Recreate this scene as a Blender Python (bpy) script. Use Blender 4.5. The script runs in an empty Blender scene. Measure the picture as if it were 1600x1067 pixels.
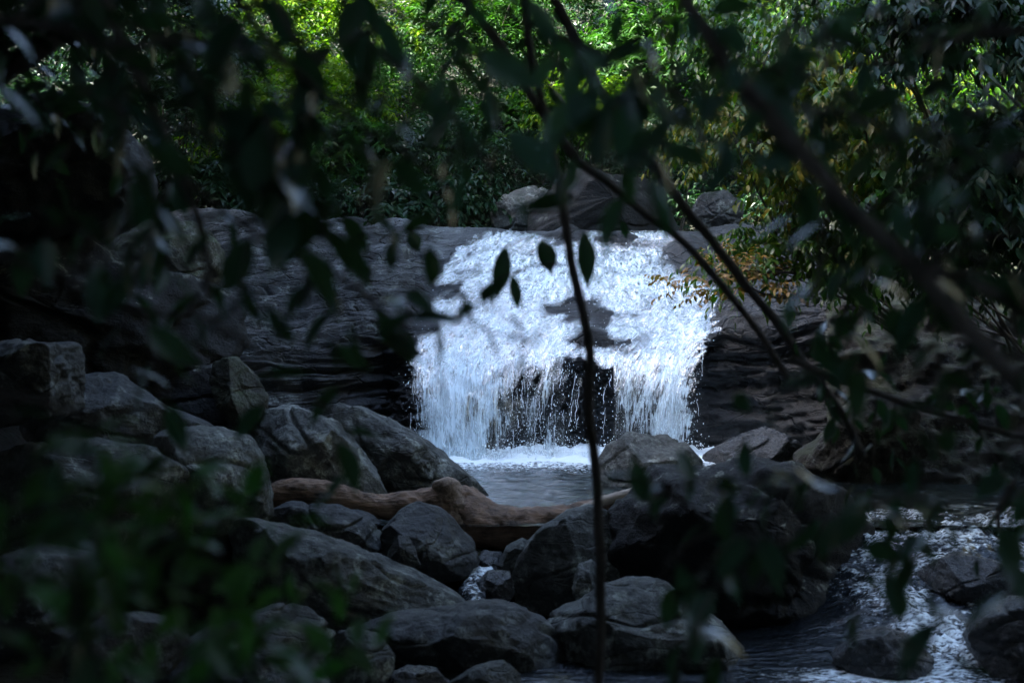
import bpy, math, random
import numpy as np
from mathutils import Vector

# ------------------------------------------------------------------ camera, world, sun, exposure
SC = bpy.context.scene
COL = SC.collection
H = 1.56            # eye height above the pool surface (pool surface is z = 0)
F = 50.0 / 36.0 * 1600.0
cam_data = bpy.data.cameras.new("camera")
cam = bpy.data.objects.new("camera", cam_data)
COL.objects.link(cam)
cam.location = (0, 0, H)
cam.rotation_euler = (math.radians(90), 0, 0)
cam_data.lens = 50.0
cam_data.sensor_width = 36.0
cam_data.clip_start = 0.05
cam_data.clip_end = 500.0
cam_data.dof.use_dof = True
cam_data.dof.focus_distance = 19.5
cam_data.dof.aperture_fstop = 2.2
cam_data.dof.aperture_blades = 7
SC.camera = cam

SUN_DIR = Vector((-0.70, -0.16, 0.70)).normalized()     # towards the sun
SUN_EL = math.asin(SUN_DIR.z)
SUN_AZ = math.atan2(SUN_DIR.x, SUN_DIR.y)
world = bpy.data.worlds.new("World")
SC.world = world
world.use_nodes = True
wn = world.node_tree
sky = wn.nodes.new("ShaderNodeTexSky")
sky.sky_type = 'NISHITA'
sky.sun_disc = False
sky.sun_elevation = SUN_EL
sky.sun_rotation = SUN_AZ
sky.ozone_density = 0.3
sky.dust_density = 1.5
bg = wn.nodes["Background"]
bg.inputs["Strength"].default_value = 0.13
wn.links.new(sky.outputs[0], bg.inputs["Color"])

sun_data = bpy.data.lights.new("sun", 'SUN')
sun_data.energy = 5.0
sun_data.angle = math.radians(0.53)
sun_data.color = (1.0, 0.95, 0.86)
sun = bpy.data.objects.new("sun", sun_data)
COL.objects.link(sun)
sun.rotation_euler = SUN_DIR.to_track_quat('Z', 'Y').to_euler()

SC.view_settings.view_transform = 'Standard'
SC.view_settings.look = 'None'
SC.view_settings.exposure = 4.0
SC.view_settings.gamma = 1.0
SC.view_settings.use_curve_mapping = False
SC.render.engine = 'CYCLES'
SC.cycles.max_bounces = 7
SC.cycles.diffuse_bounces = 3
SC.cycles.glossy_bounces = 3
SC.cycles.transmission_bounces = 4
SC.cycles.transparent_max_bounces = 16
SC.cycles.use_denoising = True
SC.cycles.sample_clamp_indirect = 4.0

# ------------------------------------------------------------------ helpers: points, noise, meshes
def P(px, py, Y):
    """photo pixel (1600x1067) at depth Y metres -> world point"""
    return ((px - 800.0) / F * Y, Y, H - (py - 533.5) / F * Y)

def PA(px, py, Y):
    px, py, Y = np.broadcast_arrays(np.asarray(px, float), np.asarray(py, float), np.asarray(Y, float))
    return np.stack([(px - 800.0) / F * Y, Y, H - (py - 533.5) / F * Y], -1)

def _hash(ix, iy, iz, seed):
    h = (ix.astype(np.int64) * 374761393 + iy.astype(np.int64) * 668265263 + iz.astype(np.int64) * 2147483647 + seed * 1274126177) & 0xFFFFFFFF
    h = ((h ^ (h >> 13)) * 1274126177) & 0xFFFFFFFF
    h = (h ^ (h >> 16)) & 0xFFFFFFFF
    h = (h * 2246822519) & 0xFFFFFFFF
    return (h ^ (h >> 15)) & 0xFFFFFFFF

_G = np.array([(1,1,0),(-1,1,0),(1,-1,0),(-1,-1,0),(1,0,1),(-1,0,1),(1,0,-1),(-1,0,-1),(0,1,1),(0,-1,1),(0,1,-1),(0,-1,-1)], float)

def noise(p, seed=0):
    """gradient noise, p (...,3), about -1..1"""
    p = np.asarray(p, float)
    i = np.floor(p)
    f = p - i
    u = f * f * f * (f * (f * 6 - 15) + 10)
    ii = i.astype(np.int64)
    out = 0
    for dx in (0, 1):
        wx = u[..., 0] if dx else 1 - u[..., 0]
        for dy in (0, 1):
            wy = u[..., 1] if dy else 1 - u[..., 1]
            for dz in (0, 1):
                wz = u[..., 2] if dz else 1 - u[..., 2]
                g = _G[_hash(ii[..., 0] + dx, ii[..., 1] + dy, ii[..., 2] + dz, seed) % 12]
                d = g[..., 0] * (f[..., 0] - dx) + g[..., 1] * (f[..., 1] - dy) + g[..., 2] * (f[..., 2] - dz)
                out = out + wx * wy * wz * d
    return out

def fbm(p, octaves=4, seed=0, gain=0.5):
    p = np.asarray(p, float)
    a, s, out = 1.0, 1.0, 0
    for k in range(octaves):
        out = out + a * noise(p * s, seed + k * 17)
        a *= gain
        s *= 2.03
    return out

def ridged(p, octaves=3, seed=0):
    p = np.asarray(p, float)
    a, s, out = 1.0, 1.0, 0
    for k in range(octaves):
        out = out + a * (1 - 2.2 * np.abs(noise(p * s, seed + k * 31)))
        a *= 0.5
        s *= 2.1
    return out

def smooth(a, b, x):
    t = np.clip((x - a) / (b - a), 0, 1)
    return t * t * (3 - 2 * t)

def mesh_from(name, V, Fc, mat=None, smooth_shade=True, uv=None, attr=None):
    V = np.ascontiguousarray(V, np.float32).reshape(-1, 3)
    Fc = np.ascontiguousarray(Fc, np.int32)
    n, k = Fc.shape
    me = bpy.data.meshes.new(name)
    me.vertices.add(len(V))
    me.vertices.foreach_set("co", V.ravel())
    me.loops.add(n * k)
    me.loops.foreach_set("vertex_index", Fc.ravel())
    me.polygons.add(n)
    me.polygons.foreach_set("loop_start", np.arange(0, n * k, k, dtype=np.int32))
    me.polygons.foreach_set("loop_total", np.full(n, k, np.int32))
    me.polygons.foreach_set("use_smooth", np.full(n, bool(smooth_shade)))
    if uv is not None:
        lay = me.uv_layers.new(name="flow")
        lay.data.foreach_set("uv", np.ascontiguousarray(uv, np.float32)[Fc.ravel()].ravel())
    for an, av in (attr or {}).items():
        a = me.attributes.new(an, 'FLOAT', 'POINT')
        a.data.foreach_set("value", np.ascontiguousarray(av, np.float32).ravel())
    me.update(calc_edges=True)
    if mat is not None:
        me.materials.append(mat)
    return me

def obj(name, me, parent=None, loc=None):
    o = bpy.data.objects.new(name, me)
    COL.objects.link(o)
    if parent is not None:
        o.parent = parent
    if loc is not None:
        o.location = loc
    return o

def tag(o, label, cat, group=None):
    o["label"] = label
    o["category"] = cat
    if group:
        o["group"] = group
    return o

def thing(name, loc, label, cat, group=None):
    return tag(obj(name, None, None, loc), label, cat, group)

def grid_faces(nr, nc, wrap=False):
    r = np.arange(nr - 1)[:, None]
    c = np.arange(nc if wrap else nc - 1)[None, :]
    c2 = (c + 1) % nc
    a, b, d, e = r * nc + c, r * nc + c2, (r + 1) * nc + c2, (r + 1) * nc + c
    return np.stack(np.broadcast_arrays(a, b, d, e), -1).reshape(-1, 4)

def merge(parts):
    Vs, Fs, off = [], [], 0
    for V, f in parts:
        Vs.append(V)
        Fs.append(f + off)
        off += len(V)
    return np.concatenate(Vs), np.concatenate(Fs)

def catmull(pts, n):
    """resample a polyline (k,d) smoothly into n points"""
    pts = np.asarray(pts, float)
    k = len(pts)
    t = np.linspace(0, k - 1, n)
    i = np.clip(np.floor(t).astype(int), 0, k - 2)
    f = (t - i)[:, None]
    p0, p1, p2, p3 = pts[np.clip(i - 1, 0, k - 1)], pts[i], pts[i + 1], pts[np.clip(i + 2, 0, k - 1)]
    return 0.5 * (2 * p1 + (p2 - p0) * f + (2 * p0 - 5 * p1 + 4 * p2 - p3) * f * f + (3 * p1 - p0 - 3 * p2 + p3) * f ** 3)

def tube(pts, rad, seg=8, rough=0.0, seed=0, cap=True):
    pts = np.asarray(pts, float)
    rad = np.broadcast_to(np.asarray(rad, float), (len(pts),)).copy()
    t = np.gradient(pts, axis=0)
    t /= np.linalg.norm(t, axis=1)[:, None] + 1e-9
    ref = np.array([0.13, 0.9, 0.31])
    a = np.cross(t, ref)
    a /= np.linalg.norm(a, axis=1)[:, None] + 1e-9
    b = np.cross(t, a)
    if cap:
        pts = np.concatenate([pts[:1], pts, pts[-1:]])
        rad = np.concatenate([[1e-4], rad, [1e-4]])
        a = np.concatenate([a[:1], a, a[-1:]])
        b = np.concatenate([b[:1], b, b[-1:]])
    th = np.linspace(0, 2 * np.pi, seg, endpoint=False)
    d = np.cos(th)[None, :, None] * a[:, None] + np.sin(th)[None, :, None] * b[:, None]
    base = pts[:, None] + d * rad[:, None, None]
    if rough:
        q = base / (np.mean(rad) * 2.2)
        base = pts[:, None] + d * (rad[:, None] * (1 + rough * fbm(q, 4, seed)))[..., None]
    V = base.reshape(-1, 3)
    return V, grid_faces(len(pts), seg, wrap=True)

# ------------------------------------------------------------------ helpers: materials
def new_mat(name):
    m = bpy.data.materials.new(name)
    m.use_nodes = True
    nt = m.node_tree
    nt.nodes.clear()
    out = nt.nodes.new("ShaderNodeOutputMaterial")
    return m, nt, out

def nd(nt, kind, inputs=None, **props):
    n = nt.nodes.new(kind)
    for k, v in props.items():
        setattr(n, k, v)
    for k, v in (inputs or {}).items():
        if isinstance(v, bpy.types.NodeSocket):
            nt.links.new(v, n.inputs[k])
        else:
            n.inputs[k].default_value = v
    return n

def ramp(nt, fac, stops):
    r = nt.nodes.new("ShaderNodeValToRGB")
    el = r.color_ramp.elements
    while len(el) < len(stops):
        el.new(0.5)
    for e, (p, c) in zip(el, stops):
        e.position = p
        e.color = (c, c, c, 1) if isinstance(c, (int, float)) else (*c, 1)
    nt.links.new(fac, r.inputs[0])
    return r.outputs[0]

def math_(nt, op, a, b=0.0, c=None, clamp=False):
    d = {0: a, 1: b}
    if c is not None:
        d[2] = c
    n = nd(nt, "ShaderNodeMath", d, operation=op)
    n.use_clamp = clamp
    return n.outputs[0]

def mixc(nt, fac, a, b, mode='MIX'):
    n = nt.nodes.new("ShaderNodeMix")
    n.data_type = 'RGBA'
    n.blend_type = mode
    for key, v in ((0, fac), (6, a), (7, b)):
        if isinstance(v, bpy.types.NodeSocket):
            nt.links.new(v, n.inputs[key])
        else:
            n.inputs[key].default_value = v if key == 0 else ((*v, 1) if len(v) == 3 else v)
    return n.outputs[2]

def rock_mat(name, dark, light, lichen=(0.34, 0.37, 0.33), lichen_amt=0.5, moss=0.0, wet=0.0, tilt=0.3, strata=1.0, toplichen=False, cracks=0.0):
    m, nt, out = new_mat(name)
    co = nd(nt, "ShaderNodeTexCoord").outputs["Object"]
    mp = nd(nt, "ShaderNodeMapping", {"Vector": co, "Rotation": (0.25, tilt, 0.2), "Scale": (1.0, 1.0, 1.0 + 3.5 * strata)}).outputs[0]
    n1 = nd(nt, "ShaderNodeTexNoise", {"Vector": mp, "Scale": 2.6, "Detail": 9.0, "Roughness": 0.62, "Distortion": 0.6}).outputs[0]
    n2 = nd(nt, "ShaderNodeTexNoise", {"Vector": co, "Scale": 26.0, "Detail": 6.0, "Roughness": 0.7}).outputs[0]
    n3 = nd(nt, "ShaderNodeTexNoise", {"Vector": co, "Scale": 1.7, "Detail": 5.0, "Roughness": 0.6}).outputs[0]
    f = math_(nt, 'ADD', math_(nt, 'MULTIPLY', n1, 0.45), math_(nt, 'MULTIPLY', n2, 0.55))
    base = mixc(nt, ramp(nt, f, [(0.38, 0.0), (0.62, 1.0)]), dark, light)
    # rusty-brown patches
    base = mixc(nt, ramp(nt, n3, [(0.55, 0.0), (0.72, 0.45)]), base, (light[0] * 0.8, light[1] * 0.62, light[2] * 0.48))
    # pale lichen blotches
    if lichen_amt > 0:
        vw = nd(nt, "ShaderNodeTexNoise", {"Vector": co, "Scale": 7.0, "Detail": 4.0})
        vv = nd(nt, "ShaderNodeMix", {0: 0.12, 4: co, 5: vw.outputs["Color"]}, data_type='VECTOR').outputs[1]
        vo = nd(nt, "ShaderNodeTexNoise", {"Vector": vv, "Scale": 6.5, "Detail": 7.0, "Roughness": 0.72}).outputs[0]
        msk = math_(nt, 'MULTIPLY', ramp(nt, vo, [(0.53, 0.0), (0.60, 1.0)]), ramp(nt, n3, [(0.40, 0.15 * lichen_amt), (0.56, lichen_amt)]))
        msk = math_(nt, 'MULTIPLY', msk, ramp(nt, n2, [(0.35, 0.25), (0.6, 1.0)]))
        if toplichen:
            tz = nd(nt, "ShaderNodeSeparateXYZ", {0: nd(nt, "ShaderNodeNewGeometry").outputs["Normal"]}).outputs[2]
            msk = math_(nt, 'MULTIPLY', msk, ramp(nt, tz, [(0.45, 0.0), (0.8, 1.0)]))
        base = mixc(nt, msk, base, lichen)
    if moss > 0:
        nz = nd(nt, "ShaderNodeSeparateXYZ", {0: nd(nt, "ShaderNodeNewGeometry").outputs["Normal"]}).outputs[2]
        mm = math_(nt, 'MULTIPLY', ramp(nt, nz, [(0.05, 0.0), (0.6, 1.0)]), ramp(nt, n1, [(0.42, 0.0), (0.6, moss)]))
        base = mixc(nt, mm, base, (0.03, 0.045, 0.012))
    hgt = math_(nt, 'ADD', math_(nt, 'MULTIPLY', n1, 1.0), math_(nt, 'MULTIPLY', n2, 0.6))
    if cracks > 0:
        cw = nd(nt, "ShaderNodeTexNoise", {"Vector": co, "Scale": 2.2, "Detail": 5.0})
        cv = nd(nt, "ShaderNodeMix", {0: 0.22, 4: co, 5: cw.outputs["Color"]}, data_type='VECTOR').outputs[1]
        cm = nd(nt, "ShaderNodeMapping", {"Vector": cv, "Rotation": (0.1, tilt, 0.0), "Scale": (0.55, 0.8, 2.6)}).outputs[0]
        ce = nd(nt, "ShaderNodeTexVoronoi", {"Vector": cm, "Scale": 2.6}, feature='DISTANCE_TO_EDGE').outputs["Distance"]
        cl = nd(nt, "ShaderNodeTexVoronoi", {"Vector": cm, "Scale": 2.6}).outputs["Color"]
        lvl = nd(nt, "ShaderNodeSeparateXYZ", {0: cl}).outputs[0]
        hgt = math_(nt, 'ADD', hgt, math_(nt, 'MULTIPLY', ramp(nt, ce, [(0.0, 0.0), (0.035, 1.0)]), cracks))
        hgt = math_(nt, 'ADD', hgt, math_(nt, 'MULTIPLY', lvl, cracks * 0.7))
    bmp = nd(nt, "ShaderNodeBump", {"Height": hgt, "Strength": 0.9, "Distance": 0.05}).outputs[0]
    rg = ramp(nt, n2, [(0.3, 0.62 - 0.42 * wet), (0.7, 0.92 - 0.5 * wet)])
    bs = nd(nt, "ShaderNodeBsdfPrincipled", {"Base Color": base, "Roughness": rg, "Normal": bmp})
    bs.inputs["Specular IOR Level"].default_value = 0.35 + 0.3 * wet
    nt.links.new(bs.outputs[0], out.inputs[0])
    return m

def leaf_mat(name, cols, gloss=0.35, trans=0.35, spec=0.5):
    m, nt, out = new_mat(name)
    rnd = nd(nt, "ShaderNodeNewGeometry").outputs["Random Per Island"]
    n = len(cols)
    col = ramp(nt, rnd, [(i / max(1, n - 1), c) for i, c in enumerate(cols)])
    bs = nd(nt, "ShaderNodeBsdfPrincipled", {"Base Color": col, "Roughness": gloss})
    bs.inputs["Specular IOR Level"].default_value = spec
    tcol = mixc(nt, 1.0, col, (1.0, 1.25, 0.35, 1), 'MULTIPLY')
    tr = nd(nt, "ShaderNodeBsdfTranslucent", {"Color": tcol})
    mx = nd(nt, "ShaderNodeMixShader", {0: trans, 1: bs.outputs[0], 2: tr.outputs[0]})
    nt.links.new(mx.outputs[0], out.inputs[0])
    return m

def bark_mat(name, a, b, scale=18.0, stretch=0.25):
    m, nt, out = new_mat(name)
    co = nd(nt, "ShaderNodeTexCoord").outputs["Object"]
    mp = nd(nt, "ShaderNodeMapping", {"Vector": co, "Scale": (stretch, 1.0, 1.0)}).outputs[0]
    n1 = nd(nt, "ShaderNodeTexNoise", {"Vector": mp, "Scale": scale, "Detail": 8.0, "Roughness": 0.68, "Distortion": 0.5}).outputs[0]
    n2 = nd(nt, "ShaderNodeTexNoise", {"Vector": co, "Scale": scale * 0.18, "Detail": 4.0}).outputs[0]
    f = math_(nt, 'ADD', math_(nt, 'MULTIPLY', n1, 0.6), math_(nt, 'MULTIPLY', n2, 0.4))
    base = mixc(nt, ramp(nt, f, [(0.36, 0.0), (0.62, 1.0)]), a, b)
    bmp = nd(nt, "ShaderNodeBump", {"Height": n1, "Strength": 0.7, "Distance": 0.03}).outputs[0]
    bs = nd(nt, "ShaderNodeBsdfPrincipled", {"Base Color": base, "Roughness": 0.8, "Normal": bmp})
    nt.links.new(bs.outputs[0], out.inputs[0])
    return m

M = {}
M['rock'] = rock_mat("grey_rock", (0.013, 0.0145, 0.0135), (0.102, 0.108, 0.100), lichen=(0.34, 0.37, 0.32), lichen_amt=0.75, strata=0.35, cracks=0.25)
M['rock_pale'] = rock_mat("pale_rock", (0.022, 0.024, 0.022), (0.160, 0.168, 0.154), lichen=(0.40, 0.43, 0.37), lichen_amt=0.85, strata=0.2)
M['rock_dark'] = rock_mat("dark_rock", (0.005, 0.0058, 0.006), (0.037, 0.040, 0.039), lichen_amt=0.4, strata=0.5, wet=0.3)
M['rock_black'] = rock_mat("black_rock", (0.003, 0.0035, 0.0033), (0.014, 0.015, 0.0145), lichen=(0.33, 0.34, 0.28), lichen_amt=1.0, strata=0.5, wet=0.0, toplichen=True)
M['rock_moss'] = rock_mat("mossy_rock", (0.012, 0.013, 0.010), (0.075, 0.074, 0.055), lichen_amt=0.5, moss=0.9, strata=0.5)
M['rock_wet'] = rock_mat("wet_rock", (0.005, 0.006, 0.006), (0.028, 0.030, 0.030), lichen_amt=0.0, wet=1.0, strata=0.5)
M['slab'] = rock_mat("slab_rock", (0.010, 0.011, 0.0105), (0.105, 0.111, 0.102), lichen=(0.34, 0.37, 0.32), lichen_amt=0.7, strata=1.0)
M['ledge'] = rock_mat("bedrock", (0.006, 0.0068, 0.007), (0.066, 0.072, 0.074), lichen=(0.30, 0.34, 0.31), lichen_amt=0.5, wet=0.4, tilt=0.05, strata=0.7, cracks=0.9)
M['ledge_wet_dark'] = rock_mat("wet_dark_bedrock", (0.005, 0.006, 0.007), (0.026, 0.029, 0.032), lichen_amt=0.0, wet=0.4, tilt=0.05, strata=0.6, cracks=0.7)
M['bank'] = rock_mat("bank_earth", (0.005, 0.0046, 0.004), (0.026, 0.023, 0.019), lichen_amt=0.25, moss=0.5, strata=0.5)
M['log'] = bark_mat("driftwood", (0.028, 0.019, 0.013), (0.27, 0.168, 0.108), 34.0, 0.16)
M['stub'] = bark_mat("stub_bark", (0.05, 0.032, 0.021), (0.30, 0.215, 0.155), 22.0, 1.0)
M['log_end'] = bark_mat("bare_wood", (0.22, 0.17, 0.125), (0.44, 0.37, 0.30), 10.0, 0.2)
M['twig'] = bark_mat("twig_bark", (0.018, 0.014, 0.011), (0.07, 0.055, 0.045), 60.0, 1.0)
M['branch'] = bark_mat("branch_bark", (0.04, 0.032, 0.027), (0.15, 0.125, 0.105), 40.0, 1.0)
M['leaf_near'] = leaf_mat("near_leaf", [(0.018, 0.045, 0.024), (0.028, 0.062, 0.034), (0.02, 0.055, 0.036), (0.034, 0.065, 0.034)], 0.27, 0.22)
M['leaf_pale'] = leaf_mat("teal_highlight_leaf", [(0.03, 0.075, 0.05), (0.06, 0.125, 0.10), (0.04, 0.10, 0.06), (0.075, 0.14, 0.12), (0.03, 0.08, 0.035)], 0.27, 0.25)  # teal highlights painted into the leaf colour
M['leaf_low'] = leaf_mat("low_leaf", [(0.05, 0.12, 0.05), (0.05, 0.17, 0.03), (0.07, 0.12, 0.075), (0.045, 0.18, 0.02), (0.03, 0.08, 0.04)], 0.36, 0.25)
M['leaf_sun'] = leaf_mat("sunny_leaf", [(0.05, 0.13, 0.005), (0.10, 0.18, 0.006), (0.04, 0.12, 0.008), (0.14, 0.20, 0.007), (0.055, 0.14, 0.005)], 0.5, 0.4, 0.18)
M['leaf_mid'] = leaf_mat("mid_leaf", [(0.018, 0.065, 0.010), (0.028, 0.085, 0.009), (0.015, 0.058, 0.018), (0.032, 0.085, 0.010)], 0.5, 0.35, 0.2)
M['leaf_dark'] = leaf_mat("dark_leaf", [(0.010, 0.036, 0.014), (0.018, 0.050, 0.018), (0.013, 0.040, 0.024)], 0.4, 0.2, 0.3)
M['leaf_yellow'] = leaf_mat("yellowing_leaf", [(0.03, 0.085, 0.008), (0.045, 0.10, 0.008), (0.20, 0.16, 0.012), (0.04, 0.09, 0.008), (0.13, 0.13, 0.012)], 0.4, 0.4, 0.3)
M['leaf_bank'] = leaf_mat("bank_leaf", [(0.03, 0.10, 0.008), (0.05, 0.13, 0.008), (0.02, 0.07, 0.012), (0.10, 0.16, 0.010), (0.025, 0.08, 0.012)], 0.3, 0.45, 0.45)
M['leaf_orange'] = leaf_mat("orange_leaf", [(0.24, 0.12, 0.02), (0.30, 0.17, 0.03), (0.20, 0.10, 0.025), (0.28, 0.20, 0.05)], 0.5, 0.3)
M['canopy'] = leaf_mat("canopy_leaf", [(0.025, 0.06, 0.015), (0.035, 0.08, 0.018)], 0.45, 0.15)

def ground_mat():
    m, nt, out = new_mat("forest_soil")
    co = nd(nt, "ShaderNodeTexCoord").outputs["Object"]
    n1 = nd(nt, "ShaderNodeTexNoise", {"Vector": co, "Scale": 1.5, "Detail": 10.0, "Roughness": 0.65}).outputs[0]
    n2 = nd(nt, "ShaderNodeTexNoise", {"Vector": co, "Scale": 14.0, "Detail": 6.0}).outputs[0]
    base = mixc(nt, ramp(nt, n1, [(0.35, 0.0), (0.65, 1.0)]), (0.008, 0.009, 0.005), (0.022, 0.024, 0.012))
    base = mixc(nt, ramp(nt, n2, [(0.5, 0.0), (0.7, 0.6)]), base, (0.02, 0.035, 0.012))
    bmp = nd(nt, "ShaderNodeBump", {"Height": n2, "Strength": 0.8, "Distance": 0.08}).outputs[0]
    bs = nd(nt, "ShaderNodeBsdfPrincipled", {"Base Color": base, "Roughness": 0.9, "Normal": bmp})
    nt.links.new(bs.outputs[0], out.inputs[0])
    return m
M['ground'] = ground_mat()

def water_mat(name, foam=True, deep=(0.012, 0.018, 0.018), rip=1.0, fscale=34.0, rot=0.0, stretch=(0.55, 1.0)):
    """dark clear stream water with white foam where the mesh attribute 'foam' says"""
    m, nt, out = new_mat(name)
    co = nd(nt, "ShaderNodeTexCoord").outputs["Object"]
    mp = nd(nt, "ShaderNodeMapping", {"Vector": co, "Rotation": (0, 0, rot), "Scale": (*stretch, 1.0)}).outputs[0]
    n1 = nd(nt, "ShaderNodeTexNoise", {"Vector": mp, "Scale": 9.0, "Detail": 4.0, "Roughness": 0.55, "Distortion": 0.3}).outputs[0]
    n2 = nd(nt, "ShaderNodeTexNoise", {"Vector": mp, "Scale": fscale, "Detail": 5.0, "Roughness": 0.68, "Distortion": 0.35}).outputs[0]
    bmp = nd(nt, "ShaderNodeBump", {"Height": n1, "Strength": 0.6 * rip, "Distance": 0.03}).outputs[0]
    wt = nd(nt, "ShaderNodeBsdfPrincipled", {"Base Color": (*deep, 1), "Roughness": 0.07, "IOR": 1.33, "Normal": bmp})
    wt.inputs["Specular IOR Level"].default_value = 0.5
    fo = nd(nt, "ShaderNodeAttribute", attribute_name="foam").outputs["Fac"]
    f2 = math_(nt, 'ADD', fo, math_(nt, 'MULTIPLY', math_(nt, 'SUBTRACT', n2, 0.5), 2.2))
    msk = ramp(nt, f2, [(0.48, 0.0), (0.80, 1.0)])
    fb = nd(nt, "ShaderNodeBump", {"Height": n2, "Strength": 0.6, "Distance": 0.03}).outputs[0]
    fm = nd(nt, "ShaderNodeBsdfPrincipled", {"Base Color": (0.80, 0.87, 0.88, 1), "Roughness": 0.45, "Normal": fb})
    mx = nd(nt, "ShaderNodeMixShader", {0: msk, 1: wt.outputs[0], 2: fm.outputs[0]})
    nt.links.new(mx.outputs[0], out.inputs[0])
    return m
M['pool'] = water_mat("pool_water")
M['stream'] = water_mat("stream_water", deep=(0.010, 0.013, 0.016), rip=2.2, fscale=30.0, rot=-0.35, stretch=(0.55, 1.5))

def fall_mat(name, seed=0.0, bias=0.0, scale=1.0):
    """lacy white water: foam where 'density' and a stretched net of noise allow it, clear wet film elsewhere"""
    m, nt, out = new_mat(name)
    uv = nd(nt, "ShaderNodeUVMap", uv_map="flow").outputs[0]
    mp = nd(nt, "ShaderNodeMapping", {"Vector": uv, "Location": (seed, seed * 0.7, 0), "Scale": (scale, scale * 0.52, 1)}).outputs[0]
    wz = nd(nt, "ShaderNodeTexNoise", {"Vector": mp, "Scale": 5.0, "Detail": 5.0, "Roughness": 0.6})
    wv = nd(nt, "ShaderNodeVectorMath", {0: nd(nt, "ShaderNodeVectorMath", {0: wz.outputs["Color"], 1: (0.5, 0.5, 0.5)}, operation='SUBTRACT').outputs[0], "Scale": 0.34}, operation='SCALE').outputs[0]
    pv = nd(nt, "ShaderNodeVectorMath", {0: mp, 1: wv}, operation='ADD').outputs[0]
    v1 = nd(nt, "ShaderNodeTexVoronoi", {"Vector": pv, "Scale": 7.0}, feature='DISTANCE_TO_EDGE').outputs["Distance"]
    v2 = nd(nt, "ShaderNodeTexVoronoi", {"Vector": pv, "Scale": 16.0}, feature='DISTANCE_TO_EDGE').outputs["Distance"]
    net = math_(nt, 'MAXIMUM', ramp(nt, v1, [(0.0, 1.0), (0.13, 0.0)]), ramp(nt, v2, [(0.0, 0.8), (0.16, 0.0)]))
    n1 = nd(nt, "ShaderNodeTexNoise", {"Vector": pv, "Scale": 2.6, "Detail": 8.0, "Roughness": 0.62}).outputs[0]
    n2 = nd(nt, "ShaderNodeTexNoise", {"Vector": pv, "Scale": 19.0, "Detail": 5.0, "Roughness": 0.65}).outputs[0]
    tex = math_(nt, 'ADD', math_(nt, 'ADD', math_(nt, 'MULTIPLY', net, 0.42), math_(nt, 'MULTIPLY', n1, 0.75)), math_(nt, 'MULTIPLY', n2, 0.42))
    de = nd(nt, "ShaderNodeAttribute", attribute_name="white_amount").outputs["Fac"]
    f = math_(nt, 'ADD', math_(nt, 'MULTIPLY', math_(nt, 'SUBTRACT', tex, 0.735), 1.9), math_(nt, 'ADD', de, -0.56 + bias))
    msk = ramp(nt, f, [(0.0, 0.0), (0.12, 0.32), (0.30, 0.66), (0.58, 1.0)])
    hgt = math_(nt, 'ADD', math_(nt, 'MULTIPLY', tex, 1.0), 0.0)
    bmp = nd(nt, "ShaderNodeBump", {"Height": hgt, "Strength": 0.75, "Distance": 0.028}).outputs[0]
    fm = nd(nt, "ShaderNodeBsdfPrincipled", {"Base Color": (0.74, 0.87, 0.92, 1), "Roughness": 0.4, "Normal": bmp})
    tl = nd(nt, "ShaderNodeBsdfTranslucent", {"Color": (0.8, 0.83, 0.85, 1), "Normal": bmp})
    white = nd(nt, "ShaderNodeMixShader", {0: 0.15, 1: fm.outputs[0], 2: tl.outputs[0]})
    gl = nd(nt, "ShaderNodeBsdfGlossy", {"Color": (1, 1, 1, 1), "Roughness": 0.12, "Normal": bmp})
    tp = nd(nt, "ShaderNodeBsdfTransparent")
    fr = nd(nt, "ShaderNodeFresnel", {"IOR": 1.33, "Normal": bmp}).outputs[0]
    edge = ramp(nt, de, [(0.02, 0.0), (0.3, 1.0)])
    clear = nd(nt, "ShaderNodeMixShader", {0: math_(nt, 'MULTIPLY', fr, edge), 1: tp.outputs[0], 2: gl.outputs[0]})
    mx = nd(nt, "ShaderNodeMixShader", {0: msk, 1: clear.outputs[0], 2: white.outputs[0]})
    nt.links.new(mx.outputs[0], out.inputs[0])
    return m
M['fall_a'] = fall_mat("white_water", 0.0, 0.0)
M['fall_b'] = fall_mat("white_water_outer", 3.7, -0.40, 1.25)

def drop_mat():
    m, nt, out = new_mat("water_drops")
    bs = nd(nt, "ShaderNodeBsdfPrincipled", {"Base Color": (0.84, 0.91, 0.92, 1), "Roughness": 0.15})
    nt.links.new(bs.outputs[0], out.inputs[0])
    return m
M['drops'] = drop_mat()

# ------------------------------------------------------------------ ground: one sheet for the whole valley
def ground_z(X, Y):
    z = np.full(np.broadcast(X, Y).shape, -0.95)
    z = z + 0.55 * smooth(6.5, 3.0, Y)
    z = z + 2.45 * smooth(21.0, 26.0, Y)
    z = z + np.maximum(0, Y - 26.3) * 0.74
    side = np.maximum(0, np.abs(X + 0.3) - 6.2 - 0.12 * np.maximum(0, Y - 16)) * (1 - 0.6 * smooth(23, 27, Y))
    z = z + side ** 1.15 * 0.95
    z = z + np.maximum(0, -3.0 - Y) * 0.5
    z = z + 0.55 * smooth(14.5, 18, Y) * smooth(-4.6, -6.5, X)
    return z
gx, gy = np.meshgrid(np.linspace(-34, 34, 180), np.linspace(-22, 62, 220))
gz = ground_z(gx, gy)
gp = np.stack([gx, gy, gz], -1)
gp[..., 2] += 0.10 * fbm(gp * 0.9, 4, 5) + 0.28 * fbm(gp * 0.3, 3, 9) * smooth(20, 30, gy)
o = obj("ground", mesh_from("ground", gp.reshape(-1, 3), grid_faces(220, 180), M['ground']))
o["kind"] = "structure"

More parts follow.
